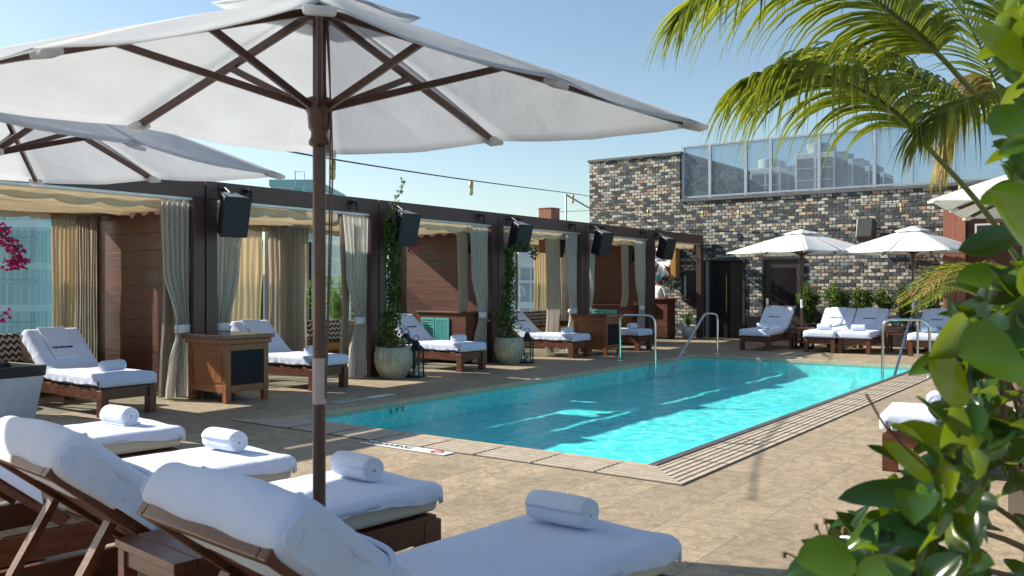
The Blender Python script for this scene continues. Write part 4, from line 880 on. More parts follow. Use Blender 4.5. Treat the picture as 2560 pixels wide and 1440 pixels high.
def make_towel(label,group,mode,seed,emb=True):
    t=thing('lounger_towel',label,'towel',(0,0,0),0,group); b=MB()
    if mode=='cab':
        sheet(b,base_path(.125,.06),W_/2+.006,.007,lambda q,s:.118+.006*sin(q*30),seed,.035,.005,.045,.012)
    elif mode=='far':
        sheet(b,base_path(.135,.06),W_/2+.010,.008,lambda q,s:.085 if q>.12 else .14,seed,.035,.005,.045,.02,wr=1.8)
    else:
        sheet(b,base_path(.085,.02),W_/2+.010,.008,lambda q,s:(.055+.035*(1-min(1,q*5))) if q<.62 else .09,seed,.024,.011,.05,.018,14)
    b.build('spread_towel',M['towel'],t,solid=.009)
    if mode=='fg':
        # hooded end pulled over the head of the backrest, then a folded flap down its face
        def surf(path,y,side_drop=0.0,off=.03):
            return path
        b=MB(); hx,hz=HX-ca*.02,HZ+sa*.02; kx,kz=hx-sa*(TH+.015),hz-ca*(TH+.015)
        pth=rpoly([(XH+.10,T_+.002),(XH,T_+.002),(hx,hz),(kx,kz),(kx+ca*.30,kz-sa*.30)],[0,.12,.055,.05,0])
        sheet(b,pth,W_/2+.018,.016,lambda q,s:.058+.006*sin(q*14+s),seed+4,.022,.017,.05,.03,18); b.build('hood_layer',M['towel'],t,solid=.010,subd=1)
        # sewn edge of the hood across the backrest and a rolled hem running down to the seat
        Mb=Matrix.Translation((XH,0,T_))@Matrix.Rotation(BA,4,'Y')
        def ridge(pts2,r,nm):
            b=MB(); b.tube(catmull([Mb@(Vector(p)+Vector((0,0,.010))) for p in pts2],10),r,8); b.build(nm,M['towel'],t)
        hw=W_/2+.030
        for sd in (-1,1):
            rows=[]
            for i in range(25):
                z=-.022-(TH-.005)*i/24; e=min(1,min(i,24-i)/8); x0=-BL-.028+.05*(1-e)**2; x1=-BL+.50+.22*(i/24)**1.3*(1 if sd>0 else .5)+.02*noise.noise((i*.2,sd,seed)); row=[]
                for j in range(33):
                    x=x0+(x1-x0)*j/32; row.append(tuple(Mb@Vector((x,sd*(W_/2+.031+.010*noise.noise((x*5,z*9,seed+sd))+.004*sin(x*26+z*8)),z))))
                rows.append(row)
            MB().grid(rows).build('hood_side',M['towel'],t,solid=.012,subd=1)
        ridge([(-BL+.34,-hw,-.14),(-BL+.335,-hw-.004,-.05),(-BL+.33,-hw+.03,.020),(-BL+.30,-.1,.028),(-BL+.31,.1,.028),(-BL+.33,hw-.03,.020),(-BL+.335,hw+.004,-.05),(-BL+.34,hw,-.14)],.0085,'hood_seam')
        ridge([(-BL+.31,-.17,.027),(-BL+.36,-.19,.028),(-BL+.46,-.175,.024),(-BL+.60,-.21,.026),(-BL+.72,-.20,.028),(-.03,-.23,.034)],.008,'rolled_hem')
        ridge([(-BL+.02,-.29,.0),(-BL+.07,-.20,.024),(-BL+.14,-.05,.027),(-BL+.12,.12,.027),(-BL+.05,.26,.018)],.006,'fold_line')
    else:
        a0=-BL+.05; Mx=Matrix.Translation((XH,0,T_))@Matrix.Rotation(BA,4,'Y'); rows=[]
        for i in range(15):
            x=a0-.03+(.58)*i/14; 
            rows.append([tuple(Mx@Vector((x,-.02+.15*(j/8*2-1)*(1+.12*(1-i/14)),.024+.006*noise.noise((i*.4,j*.5,seed))))) for j in range(9)])
        f=MB().grid(rows).build('folded_towel',M['towel'],t,solid=.016,bevel=.004)
        o=text('embroidery','OPABUNE',.043,M['navy'],f,.002,.0016,1.0)
        # text x along +y (across), text up towards the head (-x of back)
        Rm=Matrix(((0,-1,0),(1,0,0),(0,0,1))).to_4x4(); o.matrix_local=Mx@Matrix.Translation((-BL+.40,-.02,.034))@Rm@Matrix.Scale(1.3,4,(1,0,0))
    return t
def make_roll(label,seed=0,fold=False):
    t=thing('rolled_towel',label,'towel',(0,0,0),0,'rolled white towels on the loungers'); Rr=.068; rows=[]; NT=150; turns=4.3
    r_=random.Random(seed)
    for j in range(15):
        y=-.145+.29*j/14; row=[]
        for i in range(NT+1):
            q=i/NT; a=q*turns*2*pi+seed; rad=.010+(Rr-.010)*q; ed=1-.10*(abs(y)/.145)**8
            rad2=rad*ed*(1+.02*noise.noise((cos(a)*2,sin(a)*2+y*9,seed)))+.0015*noise.noise((a*1.2,y*30,seed)); flat=1-.10*(sin(a)<-.3)*((-sin(a)-.3)/.7)
            row.append((rad2*cos(a),y+.006*noise.noise((a*.6,seed,j>7))*(q>.6)+(.004*sin(a*7) if False else 0),rad2*sin(a)*flat+Rr*.93))
        rows.append(row)
    b=MB().grid(rows); o=b.build('towel_roll',M['roll'],t,solid=.0125)
    if fold: MB().box(-.06,-.15,.0,.075,.12,.018).build('folded_edge',M['roll'],t,bevel=.008,seg=3)
    return t
GL='sun loungers with white towels around the pool'
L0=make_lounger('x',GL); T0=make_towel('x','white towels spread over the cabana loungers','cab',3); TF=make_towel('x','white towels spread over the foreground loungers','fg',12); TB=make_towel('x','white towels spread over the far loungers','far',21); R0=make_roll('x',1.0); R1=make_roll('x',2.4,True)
used=set()
def place(root,label,loc,rz):
    if root.name in used: return dup(root,label,loc,rz)
    used.add(root.name); root['label']=label; root.location=loc; root.rotation_euler=(0,0,rz); return root
def lset(loc,rz,ll,tl,rl,tw,roll=(-.30,.0,0.0),rp=None):
    loc=Vector((loc[0],loc[1],0)); q1=place(L0,ll,loc,rz); q2=place(tw,tl,loc,rz)
    if tw is TF: q1.scale=q2.scale=(1,1.05,1)
    if rl:
        off=Matrix.Rotation(rz,4,'Z')@Vector((roll[0],roll[1],0)); place(rp or R0,rl,(loc.x+off.x,loc.y+off.y,T_+.013),rz+roll[2])
cabl=[(-9.47,5.62,'first','facing the pool at the left edge',.0),(-9.47,8.70,'second','half behind the wooden console',.02),(-9.50,12.02,'third','beside the turquoise shutters',-.02),(-9.42,15.48,'fourth','behind the second ribbed pot',.0),(-9.25,18.0,'fifth','behind the pool ladder',.03)]
for x,y,n_,w_,a in cabl:
    lset((x,y),a,f'cabana lounger {w_}',f'white towel on the lounger {w_}',f'rolled towel on the lounger {w_}',T0,(-.33,-.02,.15 if n_=='first' else -.05))
# foreground row
fa=atan2(.9945,.1045)
def fg(X,Z): p=C2W(X-.745*W_*.525,Z+.667*W_*.525); return (p.x,p.y)
lset(fg(.675,3.57),fa,'nearest lounger at the bottom, running across the lower right foreground','white towel over the nearest foreground lounger with its hood over the near backrest','largest rolled towel, on the nearest foreground lounger',TF,(-.20,.10,0.10))
lset(fg(-.365,4.52),fa,'foreground lounger right behind the nearest umbrella pole, second from the bottom','white towel over the second foreground lounger and the backrest at the left edge','rolled towel just right of the umbrella pole on the second foreground lounger',TF,(-.24,.04,.0))
lset(fg(-1.295,5.24),fa,'foreground lounger left of the umbrella pole, its foot just short of the pole','white towel over the foreground lounger left of the umbrella pole','rolled towel left of the umbrella pole on the third foreground lounger',TF,(-.20,.10,.1))
lset(fg(-2.36,6.32),fa,'farthest foreground lounger below the first cabana lounger','white towel over the farthest foreground lounger','rolled towel lying on a folded edge on the farthest foreground lounger',TF,(-.26,.10,.15),R1)
# right-hand loungers
far=[(-7.22,19.35,'nearest the doors in the brick wall'),(-5.85,19.62,'on the left of the close pair'),(-5.13,19.68,'on the right of the close pair'),(-3.72,19.75,'right of the slanting steel rails')]
for x,y,w_ in far: lset((x,y),-pi/2+.02,f'far teak lounger {w_}',f'white towel on the far lounger {w_}',f'rolled towel on the far lounger {w_}',TB,(-.42,.08 if x<-7 else 0,.1))
p=G(2190,1050,.40); lset((p.x+.02,p.y+.30),pi+.1,'lounger at the right edge half hidden behind the broad leaves','white towel on the lounger half hidden at the right edge','rolled towel on the lounger at the right edge behind the leaves',TB,(-.36,-.05,.1))
# side tables
def side_table(loc,label,rz=0,h=.50,w=.46):
    t=thing('side_table',label,'side table',loc,rz,'small dark side tables between loungers')
    b=MB()
    for k in range(5): b.box(-w/2+k*w/5+.003,-w/2,h-.03,-w/2+(k+1)*w/5-.003,w/2,h)
    b.build('tabletop',M['frame'],t,bevel=.003); b=MB(); b.box(-w/2+.02,-w/2+.02,h-.09,w/2-.02,w/2-.02,h-.031); b.build('apron',M['frame'],t)
    for x in (-w/2+.01,w/2-.06):
        for y in (-w/2+.01,w/2-.06): MB().box(x,y,0,x+.05,y+.05,h-.0305).build('leg',M['frame'],t,bevel=.003)
    MB().box(-w/2+.06,-w/2+.06,.14,w/2-.06,w/2-.06,.16).build('shelf',M['frame'],t)
p=C2W(-1.13,3.20); side_table((p.x,p.y,0),'dark side table between the two nearest loungers',fa,.58,.44)
side_table((-6.52,20.55,0),'dark side table between the left far lounger and the close pair'); side_table((-4.42,20.6,0),'dark side table left of the right-most far lounger')

# ================================================================ umbrellas
def umbrella(c,offs,hE,hA,hub,label,mat='canopy',pole_h=None,band=(1.03,1.21),flap=.23,bow=.02):
    t=thing('market_umbrella',label,'umbrella',(c[0],c[1],0),0,'white canvas market umbrellas'); dirs=[]
    for i in range(4):
        a=Vector(offs[i]); b_=Vector(offs[(i+1)%4]); dirs+=[a,(a+b_)/2]
    def pt(d,r,z0=0): return Vector((d.x*r,d.y*r,hA-(hA-hE)*r+bow*sin(pi*r)+z0))
    b=MB(); r0=.13
    for k in range(8):
        d0,d1=dirs[k],dirs[(k+1)%8]; rows=[]
        for i in range(15):
            r=r0+(1-r0)*i/14; row=[]
            for j in range(11):
                q=j/10; d=d0.lerp(d1,q); s=sin(pi*q); p=pt(d,r*(1-.018*s*r),.022); p.z-=.035*s*r*r; p.z+=.006*noise.noise((r*4+k,q*6,hA))*s; row.append(tuple(p))
            rows.append(row)
        b.grid(rows)
    cn=b.build('canopy',M[mat],t,solid=.003)
    b=MB(); rows=[]
    for i in range(7):
        r=.012+flap*i/6; row=[]
        for j in range(48):
            q=j/6; k=int(q)%8; f=q-int(q); d=dirs[k].lerp(dirs[(k+1)%8],f); p=pt(d,r,.075+.02*(i/6)*noise.noise((q*1.3,hA,1))-.02*(i/6)*sin(pi*f)); row.append(tuple(p))
        rows.append(row)
    b.grid(rows,wrap=True); b.build('vent_flap',M[mat],cn,solid=.003)
    for k,d in enumerate(dirs):
        d=Vector(d); p0=pt(d,.05,-.02); p1=pt(d,.955,0.0); rb=MB().beam(p0,p1,.022,.030).build('rib',M['darkwood'],t,bevel=.003)
        q=pt(d,.46,-.02); dn=d.normalized(); MB().beam((dn.x*.05,dn.y*.05,hub),q,.02,.028).build('strut',M['darkwood'],rb,bevel=.003)
        e=pt(d,.93,.004); f=pt(d,.995,.010); pk=MB().beam(e-Vector((0,0,.014)),f-Vector((0,0,.008)),.085,.022).build('pocket',M[mat],rb,bevel=.008)
    MB().lathe([(.0255,.10),(.0255,band[0])],(0,0,0),20).build('lower_pole',M['darkwood'],t); MB().lathe([(.0265,band[0]),(.0265,band[1])],(0,0,0),20).build('pole_sleeve',M['white'] if mat!='canopy' else M['galv2'],t)
    MB().lathe([(.0255,band[1]),(.0255,hub-.16)],(0,0,0),20).build('upper_pole',M['darkwood'],t)
    MB().lathe([(.024,hub-.159),(.04,hub-.15),(.041,hub-.135),(.033,hub-.12),(.032,hub-.10),(.042,hub-.085),(.044,hub-.06),(.046,hub-.03),(.052,hub-.02),(.052,hub+.03),(.04,hub+.035),(.001,hub+.036)],(0,0,0),24).build('hub',M['darkwood'],t)
    b=MB(); b.beam((-.014,0,hub+.03),(-.014,0,hA-.03),.016,.03); b.beam((.016,0,hub+.03),(.016,0,hA-.03),.016,.03); b.build('upper_mast',M['darkwood'],t); MB().lathe([(.05,hA-.07),(.06,hA-.03),(.05,hA+.0),(.001,hA+.01)],(0,0,0),16).build('top_hub',M['darkwood'],t)
    MB().lathe([(.02,hA+.08),(.028,hA+.10),(.03,hA+.12),(.018,hA+.15),(.001,hA+.17)],(0,0,0),14).build('finial',M['darkwood'],t)
    MB().lathe([(.001,0),(.26,0),(.27,.02),(.26,.05),(.05,.07),(.04,.20),(.03,.21),(.001,.21)],(0,0,0),28).build('base',M['galvd'],t)
    return t
M['galv2']=P('pale_pole_sleeve',(.44,.36,.34),.35)
cx=C2W(-.76,3.47); k_=3.47; cv=lambda X,Z: C2W(X,Z)
of=[cv(.081*k_,-.369*k_),cv(.466*k_,.12*k_),cv(-.067*k_,.369*k_),cv(-.466*k_,-.12*k_)]
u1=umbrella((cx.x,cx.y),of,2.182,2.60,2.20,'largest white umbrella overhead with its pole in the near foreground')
b=MB(); s=cv(.035,-.01)
b.tube(catmull([(s.x,s.y,2.56),(s.x*1.3,s.y*1.3,2.25),(s.x*1.2,s.y*1.2,1.7),(s.x*.75,s.y*.75,1.05)],8),.0035,6); b.tube(catmull([(s.x*.8,s.y*.8,2.56),(s.x*1.5,s.y*1.5,2.1),(s.x*1.45,s.y*1.45,1.7),(s.x*.78,s.y*.78,1.05)],8),.0035,6); b.build('pull_cord',M['cord'],u1)
c2=C2W(-2.77,4.65); of2=[cv(.5,-1.42),cv(1.30,1.03),cv(-.5,1.42),cv(-1.30,-1.03)]
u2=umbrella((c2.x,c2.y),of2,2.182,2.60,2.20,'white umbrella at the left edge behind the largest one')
b=MB(); s=cv(.05,-.06)
for k in range(4): b.tube([(s.x+.03*cos(a/10*2*pi)*(1+.1*k),s.y+.012*k-.02,1.98+.22*sin(a/10*2*pi)) for a in range(11)],.006,6)
b.build('rope_coil',M['rope'],u2)
c0=C2W(-3.28,2.30)  # extra umbrella out of view, added to shade the nearest lounger backs
sq=lambda a,s: [Vector((s*cos(a+i*pi/2),s*sin(a+i*pi/2),0)) for i in range(4)]
umbrella((c0.x,c0.y),sq(pi/4+atan2(SA,CA),1.75),2.02,2.42,2.05,'unseen white umbrella added left of the frame to shade the nearest lounger backs')
def ropecoil(t,side):
    b=MB()
    for k in range(3): b.tube([(side*.05+.025*cos(a/10*2*pi)*(1+.2*k),-.03-.01*k,1.78+.19*sin(a/10*2*pi)) for a in range(11)],.007,6)
    b.tube([(side*.05,-.03,1.95),(side*.03,-.03,2.15)],.006,6); b.build('rope_coil',M['rope'],t)
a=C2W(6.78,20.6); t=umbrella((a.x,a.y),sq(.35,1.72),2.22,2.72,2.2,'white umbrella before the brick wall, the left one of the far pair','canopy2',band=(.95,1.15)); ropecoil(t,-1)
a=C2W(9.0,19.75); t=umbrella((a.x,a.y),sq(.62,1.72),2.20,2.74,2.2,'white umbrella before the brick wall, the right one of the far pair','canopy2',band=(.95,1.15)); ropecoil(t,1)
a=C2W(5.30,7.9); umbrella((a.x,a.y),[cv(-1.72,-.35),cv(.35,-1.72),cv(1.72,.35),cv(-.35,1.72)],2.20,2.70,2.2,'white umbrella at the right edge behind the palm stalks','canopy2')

# ================================================================ pool rails
def rail(label,pts,feet,cat='handrail'):
    t=thing('handrail',label,cat,(0,0,0),0,'steel handrails at the pool edge'); pp=[Vector(p) for p in pts]; out=[pp[0]]
    for i in range(1,len(pp)-1):
        a,b_,c=pp[i-1],pp[i],pp[i+1]; r=.17; s=b_+(a-b_).normalized()*min(r,(a-b_).length*.45); e=b_+(c-b_).normalized()*min(r,(c-b_).length*.45)
        for k in range(9): q=k/8; out.append(s*(1-q)**2+b_*2*q*(1-q)+e*q*q)
    out.append(pp[-1]); MB().tube(out,.0225,14).build('tube',M['chrome'],t)
    for f in feet: MB().lathe([(.055,.004),(.055,.016),(.04,.026),(.0225,.03)],f,18).build('escutcheon',M['chrome'],t)
    return t
rail('steel ladder rail arching over the left pool edge near the consoles',[(-8.36,15.18,0),(-8.36,15.18,.90),(-7.62,15.22,.90),(-7.62,15.22,-.28)],[(-8.36,15.18,0)])
rail('slanting steel rail rising from the water at the far left pool corner',[(-7.45,15.42,-.28),(-7.47,17.20,.90),(-7.47,17.86,.86),(-7.47,17.86,0)],[(-7.47,17.86,0)])
rail('steel ladder rail arching over the right pool edge by the leaves',[(-3.52,15.25,-.28),(-3.52,15.25,.93),(-2.83,15.35,.93),(-2.83,15.35,0)],[(-2.83,15.35,0)])
rail('slanting steel rail rising from the water at the far right pool corner',[(-3.45,15.45,-.28),(-3.50,17.25,.90),(-3.50,17.85,.86),(-3.50,17.85,0)],[(-3.50,17.85,0)])

# ================================================================ string lights
def PYp(u,v,Y):
    t=(u-1280)/F; x=Y*(CA*t-SA)/(SA*t+CA); Z=-SA*x+CA*Y; return Vector((x,Y,CH+(HOR-v)/F*Z))
def lights(label,pts,bulbs):
    t=thing('string_lights',label,'string lights',(0,0,0),0,'cables with hanging bulbs'); MB().tube(catmull(pts,8),.009,6).build('cable',M['wire'],t)
    for p in bulbs:
        MB().lathe([(.012,0),(.032,-.01),(.034,-.10),(.03,-.11)],p,12).build('socket',M['brass'],t); MB().lathe([(.028,-.111),(.032,-.15),(.03,-.20),(.012,-.22)],p,12).build('bulb',M['bulb'],t)
lights('black cable with brass bulbs sloping across the sky to the brick block',[PX(560,345,7.5),PX(832,398,9.6),PX(1178,451,13.5),PX(1432,484,21),PX(1479,492,26.9)],[PX(832,400,9.6),PX(1178,453,13.5),PX(1432,486,21)])
lights('black cable with brass bulbs strung along the front of the brick wall',[PYp(1400,529,23.1),PYp(1620,522,23.1),PYp(1757,525,23.1),PYp(1847,524,23.1),PYp(2050,513,23.1),PYp(2253,505,23.1),PYp(2345,496,23.1)],[PYp(1620,524,23.1),PYp(1757,527,23.1),PYp(1847,526,23.1),PYp(2253,508,23.1)])
lights('short cable with a bulb over the white umbrella at the right edge',[PYp(2330,402,22.6),PYp(2400,450,22.0),PYp(2560,440,20)],[PYp(2400,452,22.0)])

# ================================================================ shrubs along the brick wall
t=thing('wall_planter','low dark planter box along the foot of the brick wall','planter'); MB().box(-7.3,22.5,0,-3.95,23.3,.45).build('box_body',M['galvd'],t,bevel=.01); MB().box(-7.25,22.55,.4,-4.0,23.25,.47).build('soil',M['soil'],t)
def shrub(x,y,h,w,label,seed,z0=.45,n=2000):
    r=random.Random(seed); t=thing('wall_shrub',label,'shrub',(x,y,z0),0,'dark green shrubs along the brick wall'); b=MB(); s=MB()
    for k in range(9):
        a=r.uniform(0,6.28); top=Vector((cos(a)*w*r.uniform(.3,1),sin(a)*w*.5*r.uniform(.3,1),h*r.uniform(.6,1))); pts=[(0,0,0),top*.5+Vector((0,0,.08)),top]; pp=catmull(pts,6); s.tube(pp,.008,5)
        for q in range(n//9):
            f=r.uniform(.12,1)**.8; p=pp[int(f*(len(pp)-1))]+rv(r)*r.uniform(.02,.10); leaf(b,p+rv(r)*.05,rv(r)+Vector((0,0,.5)),rv(r),r.uniform(.06,.10),.038)
    b.build('foliage',M['leafs'],t); s.build('stem',M['stem'],t)
for (x,h,w,l,sd) in ((-7.05,1.15,.30,'shrub right of the bronze door behind the left far umbrella pole',1),(-6.35,1.10,.28,'shrub second from the left along the brick wall',2),(-5.72,1.05,.26,'shrub behind the gap left of the close pair of far loungers',3),(-5.25,.95,.22,'lowest shrub in the middle of the brick wall',4),(-4.72,1.05,.25,'shrub just left of the right far umbrella pole',5),(-4.18,1.35,.26,'tallest shrub at the right end of the brick wall',6)): shrub(x,22.85,h,w,l,sd)
shrub(-2.6,21.9,1.1,.35,'shrub before the redwood panel right of the brick wall',7,0)

# ================================================================ palm
def frond(b,st,pts,L,n,width,droop,s0=.12,seed=0,up=.35,fwd=.55,hang=0):
    r=random.Random(seed); P_=catmull(pts,10); N=len(P_); st.tube(P_,[.017*(1-.82*i/(N-1)) for i in range(N)],7)
    for k in range(n):
        s=s0+(1-s0)*k/(n-1); i=min(N-2,int(s*(N-1))); p=P_[i].lerp(P_[i+1],s*(N-1)-i); T=(P_[i+1]-P_[i]).normalized(); S=T.cross(Vector((0,0,1))).normalized(); q=(s-s0)/(1-s0)
        Ls=L*(.35+.65*sin(pi*min(1,.12+q*.95))**.7)
        for sd in (-1,1):
            l=Ls*r.uniform(.8,1.1); d=(S*sd*(1-.35*q)+T*(fwd+.5*q)+Vector((0,0,up+r.uniform(-.1,.1)))).normalized(); a=p.copy(); W=width*r.uniform(.8,1.15); rows=[]; m=7; kk=droop*r.uniform(.7,1.3)
            for j in range(m+1):
                f=j/m; lat=(T-d*T.dot(d)); lat=lat.normalized() if lat.length>1e-3 else S; up_=d.cross(lat).normalized(); w=W*(.35+.65*sin(pi*min(1,f*1.15+.12)))*(1-f**3) if j<m else .0005
                rows.append([tuple(a-lat*w/2-up_*w*.22),tuple(a),tuple(a+lat*w/2-up_*w*.22)]); a=a+d*(l/m); d=(d+Vector((r.uniform(-.05,.05),r.uniform(-.05,.05),-kk*(.35+f)))).normalized()
            b.grid(rows,smooth=False)
t=thing('palm_tree','arching kentia palm with drooping sunlit fronds at the right edge','palm tree',tuple(C2W(2.75,4.5))); o0=t.location.copy(); o0.z=0
def fr(name,uvz,L,n,W,droop,mat='palm',**k):
    pts=[PX(*q)-Vector((o0.x,o0.y,0)) for q in uvz]; b=MB(); s=MB(); frond(b,s,pts,L,n,W,droop,**k); f=b.build('frond',M[mat],t); s.build('stalk',M['rachis'],f)
fr('A',[(2640,800,4.55),(2475,545,4.5),(2335,385,4.35),(2220,268,4.2),(2106,205,4.1),(1990,180,4.05),(1905,187,4.0)],.74,70,.026,.62,s0=.42,seed=1,up=.1)
fr('B',[(2560,360,4.6),(2440,285,4.7),(2330,215,4.75),(2200,150,4.8),(2060,140,4.85),(1950,175,4.85),(1890,240,4.85)],.68,80,.027,.58,s0=.15,seed=2,up=.2)
fr('C',[(2560,340,4.6),(2440,235,4.5),(2350,140,4.4),(2261,58,4.3),(2120,-35,4.2),(1950,-60,4.1),(1800,-30,4.0),(1740,10,4.0)],.74,84,.026,.52,s0=.30,seed=3,up=.1)
fr('D',[(2570,350,4.7),(2500,240,4.9),(2435,90,5.1),(2360,-40,5.2),(2230,-120,5.3),(2080,-120,5.3)],.66,60,.021,.30,s0=.25,seed=4,up=.2)
fr('E',[(2580,360,4.6),(2540,200,4.6),(2530,20,4.5),(2480,-160,4.4),(2400,-260,4.3)],.60,34,.03,.2,s0=.4,seed=5)
fr('F',[(2590,400,4.9),(2530,250,5.1),(2470,205,5.2),(2410,240,5.3),(2370,330,5.35),(2345,430,5.35)],.52,80,.022,.62,'palmdry',s0=.2,seed=6,up=.1)
fr('G',[(2600,420,4.5),(2560,280,4.2),(2480,235,4.0),(2380,270,3.9),(2310,330,3.9)],.46,50,.026,.60,s0=.25,seed=7,up=.1)
b=MB(); pts=[Vector((0,0,z)) for z in (0,.4,.9,1.4,1.9,2.3)]; pts=[p+Vector((.02*sin(p.z*3),.03*p.z,0)) for p in pts]; b.tube(pts,[.13,.10,.09,.085,.08,.04],14); b.build('trunk',M['bark'],t)
t=thing('fan_frond_clump','low spiky palm clump with dried tips before the redwood cabana','palm',tuple(C2W(5.0,8.6))); b=MB(); d_=MB(); s=MB(); r=random.Random(12)
for k in range(8):
    a=pi*.62+r.uniform(-.9,.9)+SA; e=r.uniform(.2,.9); c=Vector((0,0,1.35)); dr=C2W(-1.0*cos(e*.7),r.uniform(-.4,.3)).normalized(); pts=[c,c+dr*.35+Vector((0,0,.30*e)),c+dr*.75+Vector((0,0,.40*e)),c+dr*1.15+Vector((0,0,.25*e-.15))]; frond(b if k%3 else d_,s,pts,.34,30,.02,.25,seed=k+40)
b.build('frond',M['palm'],t); d_.build('dry_frond',M['palmdry'],t); s.build('stalk',M['rachis'],t); MB().tube([(0,0,0),(0,0,.7),(0,0,1.4)],[.09,.08,.07],10).build('trunk',M['bark'],t)

# ================================================================ broad-leaved shrub close to the lens
def bigleaf(b,p,d,n,L,W,curl=.25,fold=.25):
    d=Vector(d).normalized(); s=d.cross(Vector(n)); s=s.normalized() if s.length>1e-3 else d.cross(Vector((.1,.3,1))).normalized(); n=s.cross(d).normalized(); rows=[]; m=9; a=Vector(p)
    for j in range(m+1):
        f=j/m; w=W*.5*(sin(pi*f**.85)**.62 if 0<f<1 else .02); c=a+d*L*f-n*L*curl*f*f
        rows.append([tuple(c+s*w*x+n*(w*fold*abs(x)**1.5)) for x in (-1,-.55,0,.55,1)])
    b.grid(rows)
LB=[(-200,2470),(0,2460),(100,2450),(200,2470),(260,2530),(320,2470),(400,2430),(470,2450),(540,2450),(620,2480),(690,2440),(760,2420),(800,2360),(900,2350),(960,2370),(1010,2420),(1060,2350),(1130,2300),(1200,2240),(1260,2190),(1320,2090),(1400,2040),(1600,1990)]
def lb(v):
    for (a,x),(c,y) in zip(LB,LB[1:]):
        if a<=v<=c: return x+(y-x)*(v-a)/(c-a)
    return LB[-1][1]
pb=C2W(1.72,2.55); t=thing('broad_leaf_shrub','glossy broad-leaved shrub filling the right foreground edge','shrub',(pb.x,pb.y,0)); O=Vector((pb.x,pb.y,0))
b=MB(); s=MB(); r=random.Random(77); tocam=C2W(-.35,-1).normalized(); anchors=[]
for k in range(22):
    v=-150+k*80; u=lb(v)+r.uniform(110,200); Z=r.uniform(1.5,2.3); anchors.append((v,PX(u,v,Z)-O))
root=Vector((0,0,.55))
for v,a in anchors:
    mid=root.lerp(a,.5)+Vector((r.uniform(-.1,.1),r.uniform(-.1,.1),.05)); s.tube(catmull([root,mid,a],6),[.012-.0006*i for i in range(13)],6)
n_=0
while n_<900:
    v=r.uniform(-160,760) if n_%10<3 else r.uniform(740,1560); u=lb(v)+(70 if v<740 else 40)+abs(r.gauss(0,120 if v<740 else 170))
    if u>2820: continue
    if 985<v<1170 and 2450<u<2580 and r.random()<.7: continue
    Z=r.uniform(1.3,2.6); p=PX(u,v,Z)-O; dd=rv(r)*.8+C2W(-.5,-.1)*.5+Vector((0,0,r.uniform(-.3,.4))); nn=(rv(r)*.8+Vector((0,0,.8))+tocam*.3)
    q=r.choice((.5,.65,.8,.95,1.1)); bigleaf(b,p,dd,nn,r.uniform(.075,.105)*q,r.uniform(.045,.07)*q,r.uniform(.05,.45),r.uniform(.15,.5)); n_+=1
def L2(u0,v0,u1,v1,Z,Wd,nz=.6,dz=0):
    p=PX(u0,v0,Z)-O; e=PX(u1,v1,Z+dz)-O; bigleaf(b,p,e-p,tocam*nz+Vector((0,0,1-nz*.4)),(e-p).length,Wd,.08,.2)
for q in ((2320,1235,2098,1236,1.5,.062),(2290,1165,2172,1108,1.6,.028),(2530,705,2395,690,1.4,.075),(2140,1400,1992,1395,1.4,.085),(2150,1440,2010,1345,1.45,.045),(2330,1205,2215,1100,1.55,.05),(2570,180,2440,60,1.35,.10),(2600,640,2490,470,1.3,.08,.5),(2560,900,2400,880,1.2,.13),(2440,1180,2262,1050,1.35,.07),(2380,1320,2150,1330,1.4,.07),(2420,1010,2330,900,1.3,.08),(2600,480,2450,500,1.5,.07),(2590,280,2480,330,1.4,.09)): L2(*q)
b.build('foliage',M['leafbig'],t); 
for (u,v) in ((2040,1310),(2063,1296),(2110,1318),(1960,1380)): s.tube(catmull([PX(2140,1440,1.5)-O,PX((u+2100)/2,(v+1440)/2,1.5)-O,PX(u,v,1.5)-O],5),.0016,5); s.tube([PX(u,v,1.5)-O,PX(u,v+14,1.5)-O],.004,6)
s.tube(catmull([PX(2330,1180,1.4)-O,PX(2225,1080,1.4)-O,PX(2165,985,1.4)-O],5),.0022,5)
s.build('stem',M['stem'],t)
t=thing('cream_planter','ribbed cream planter under the broad-leaved shrub','planter',(pb.x,pb.y,0)); MB().lathe([(.24,0),(.28,.05),(.33,.50),(.345,.56),(.30,.56),(.28,.5),(.001,.5)],(0,0,0),96,20,.05).build('pot_body',M['potw'],t)
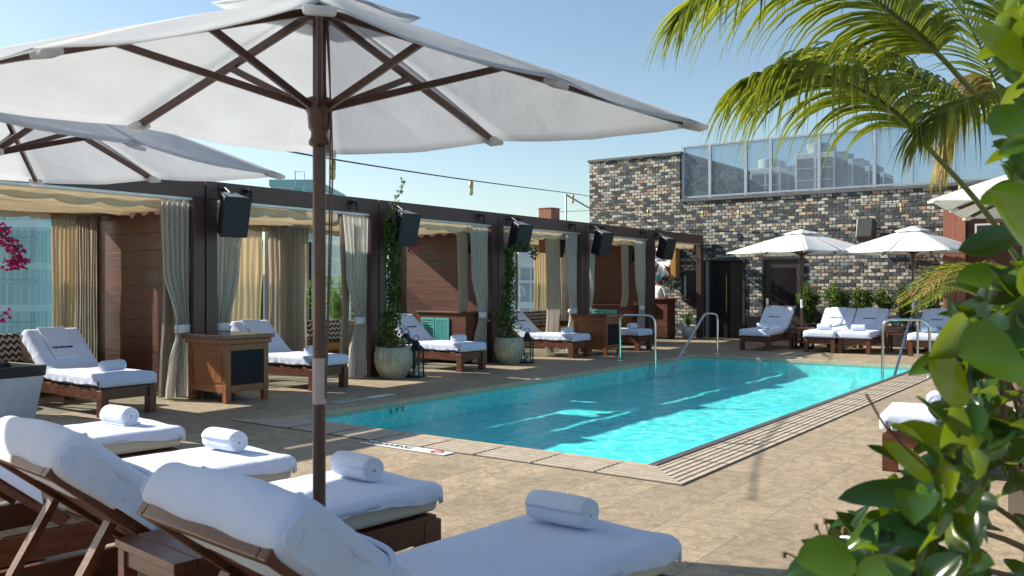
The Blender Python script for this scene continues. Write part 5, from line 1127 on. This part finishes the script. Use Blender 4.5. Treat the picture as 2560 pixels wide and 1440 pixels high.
a=C2W(3.55,5.15); t=thing('dark_planter','low dark planter behind the leaves at the right edge','planter',(a.x,a.y,0),.3); MB().box(-.5,-.4,0,.5,.4,.42).build('box_body',M['galvd'],t,bevel=.01); MB().box(-.46,-.36,.38,.46,.36,.44).build('soil',M['soil'],t)
t=thing('flax_plant','burgundy flax with long arching blades in the dark planter','plant',(a.x,a.y,.43)); b=MB(); r=random.Random(5)
for k in range(70):
    an=r.uniform(0,6.28); l=r.uniform(.5,.95); lean=r.uniform(.1,.9); rows=[]; p=Vector((.05*cos(an),.05*sin(an),0)); d=Vector((cos(an)*lean,sin(an)*lean,1)).normalized(); sd=Vector((-sin(an),cos(an),0))
    for j in range(8):
        w=.016*(1-(j/7)**2)+.0005; rows.append([tuple(p-sd*w),tuple(p+sd*w)]); p=p+d*l/7; d=(d+Vector((0,0,-.16*lean))).normalized()
    b.grid(rows)
b.build('blades',M['phorm'],t)
# bougainvillea branch at the left edge
p=PX(-60,600,8.6); t=thing('bougainvillea_branch','magenta bougainvillea spray hanging in at the left edge before the glass','bougainvillea',tuple(p)); b=MB(); s=MB(); f=MB(); r=random.Random(8)
pts=[Vector((0,0,0))]+[PX(u,v,8.6)-p for u,v in ((-20,590),(10,590),(40,620),(66,664))]; P_=catmull(pts,8); s.tube(P_,.006,5); s.tube(catmull([PX(-60,760,8.6)-p,PX(-20,800,8.6)-p,PX(8,786,8.6)-p],6),.005,5)
for c in [PX(u,v,8.6)-p for u,v in ((5,575),(15,600),(32,612),(45,632),(38,655),(25,660),(55,650),(10,788))]:
    f=MB()
    for _ in range(26 if c.z>-.4 else 10): leaf(f,c+rv(r)*.05,rv(r),rv(r),.05,.045)
    f.build('flower_cluster',M['magenta'],t)
for c in P_[::3]: 
    for _ in range(3): leaf(b,c+rv(r)*.06,rv(r),rv(r),.06,.04)
s.tube([(0,0,0),(-.1,0,-2.3)],.01,6)
b.build('foliage',M['leafs'],t); s.build('stem',M['stem'],t)
bpy.context.view_layer.update()
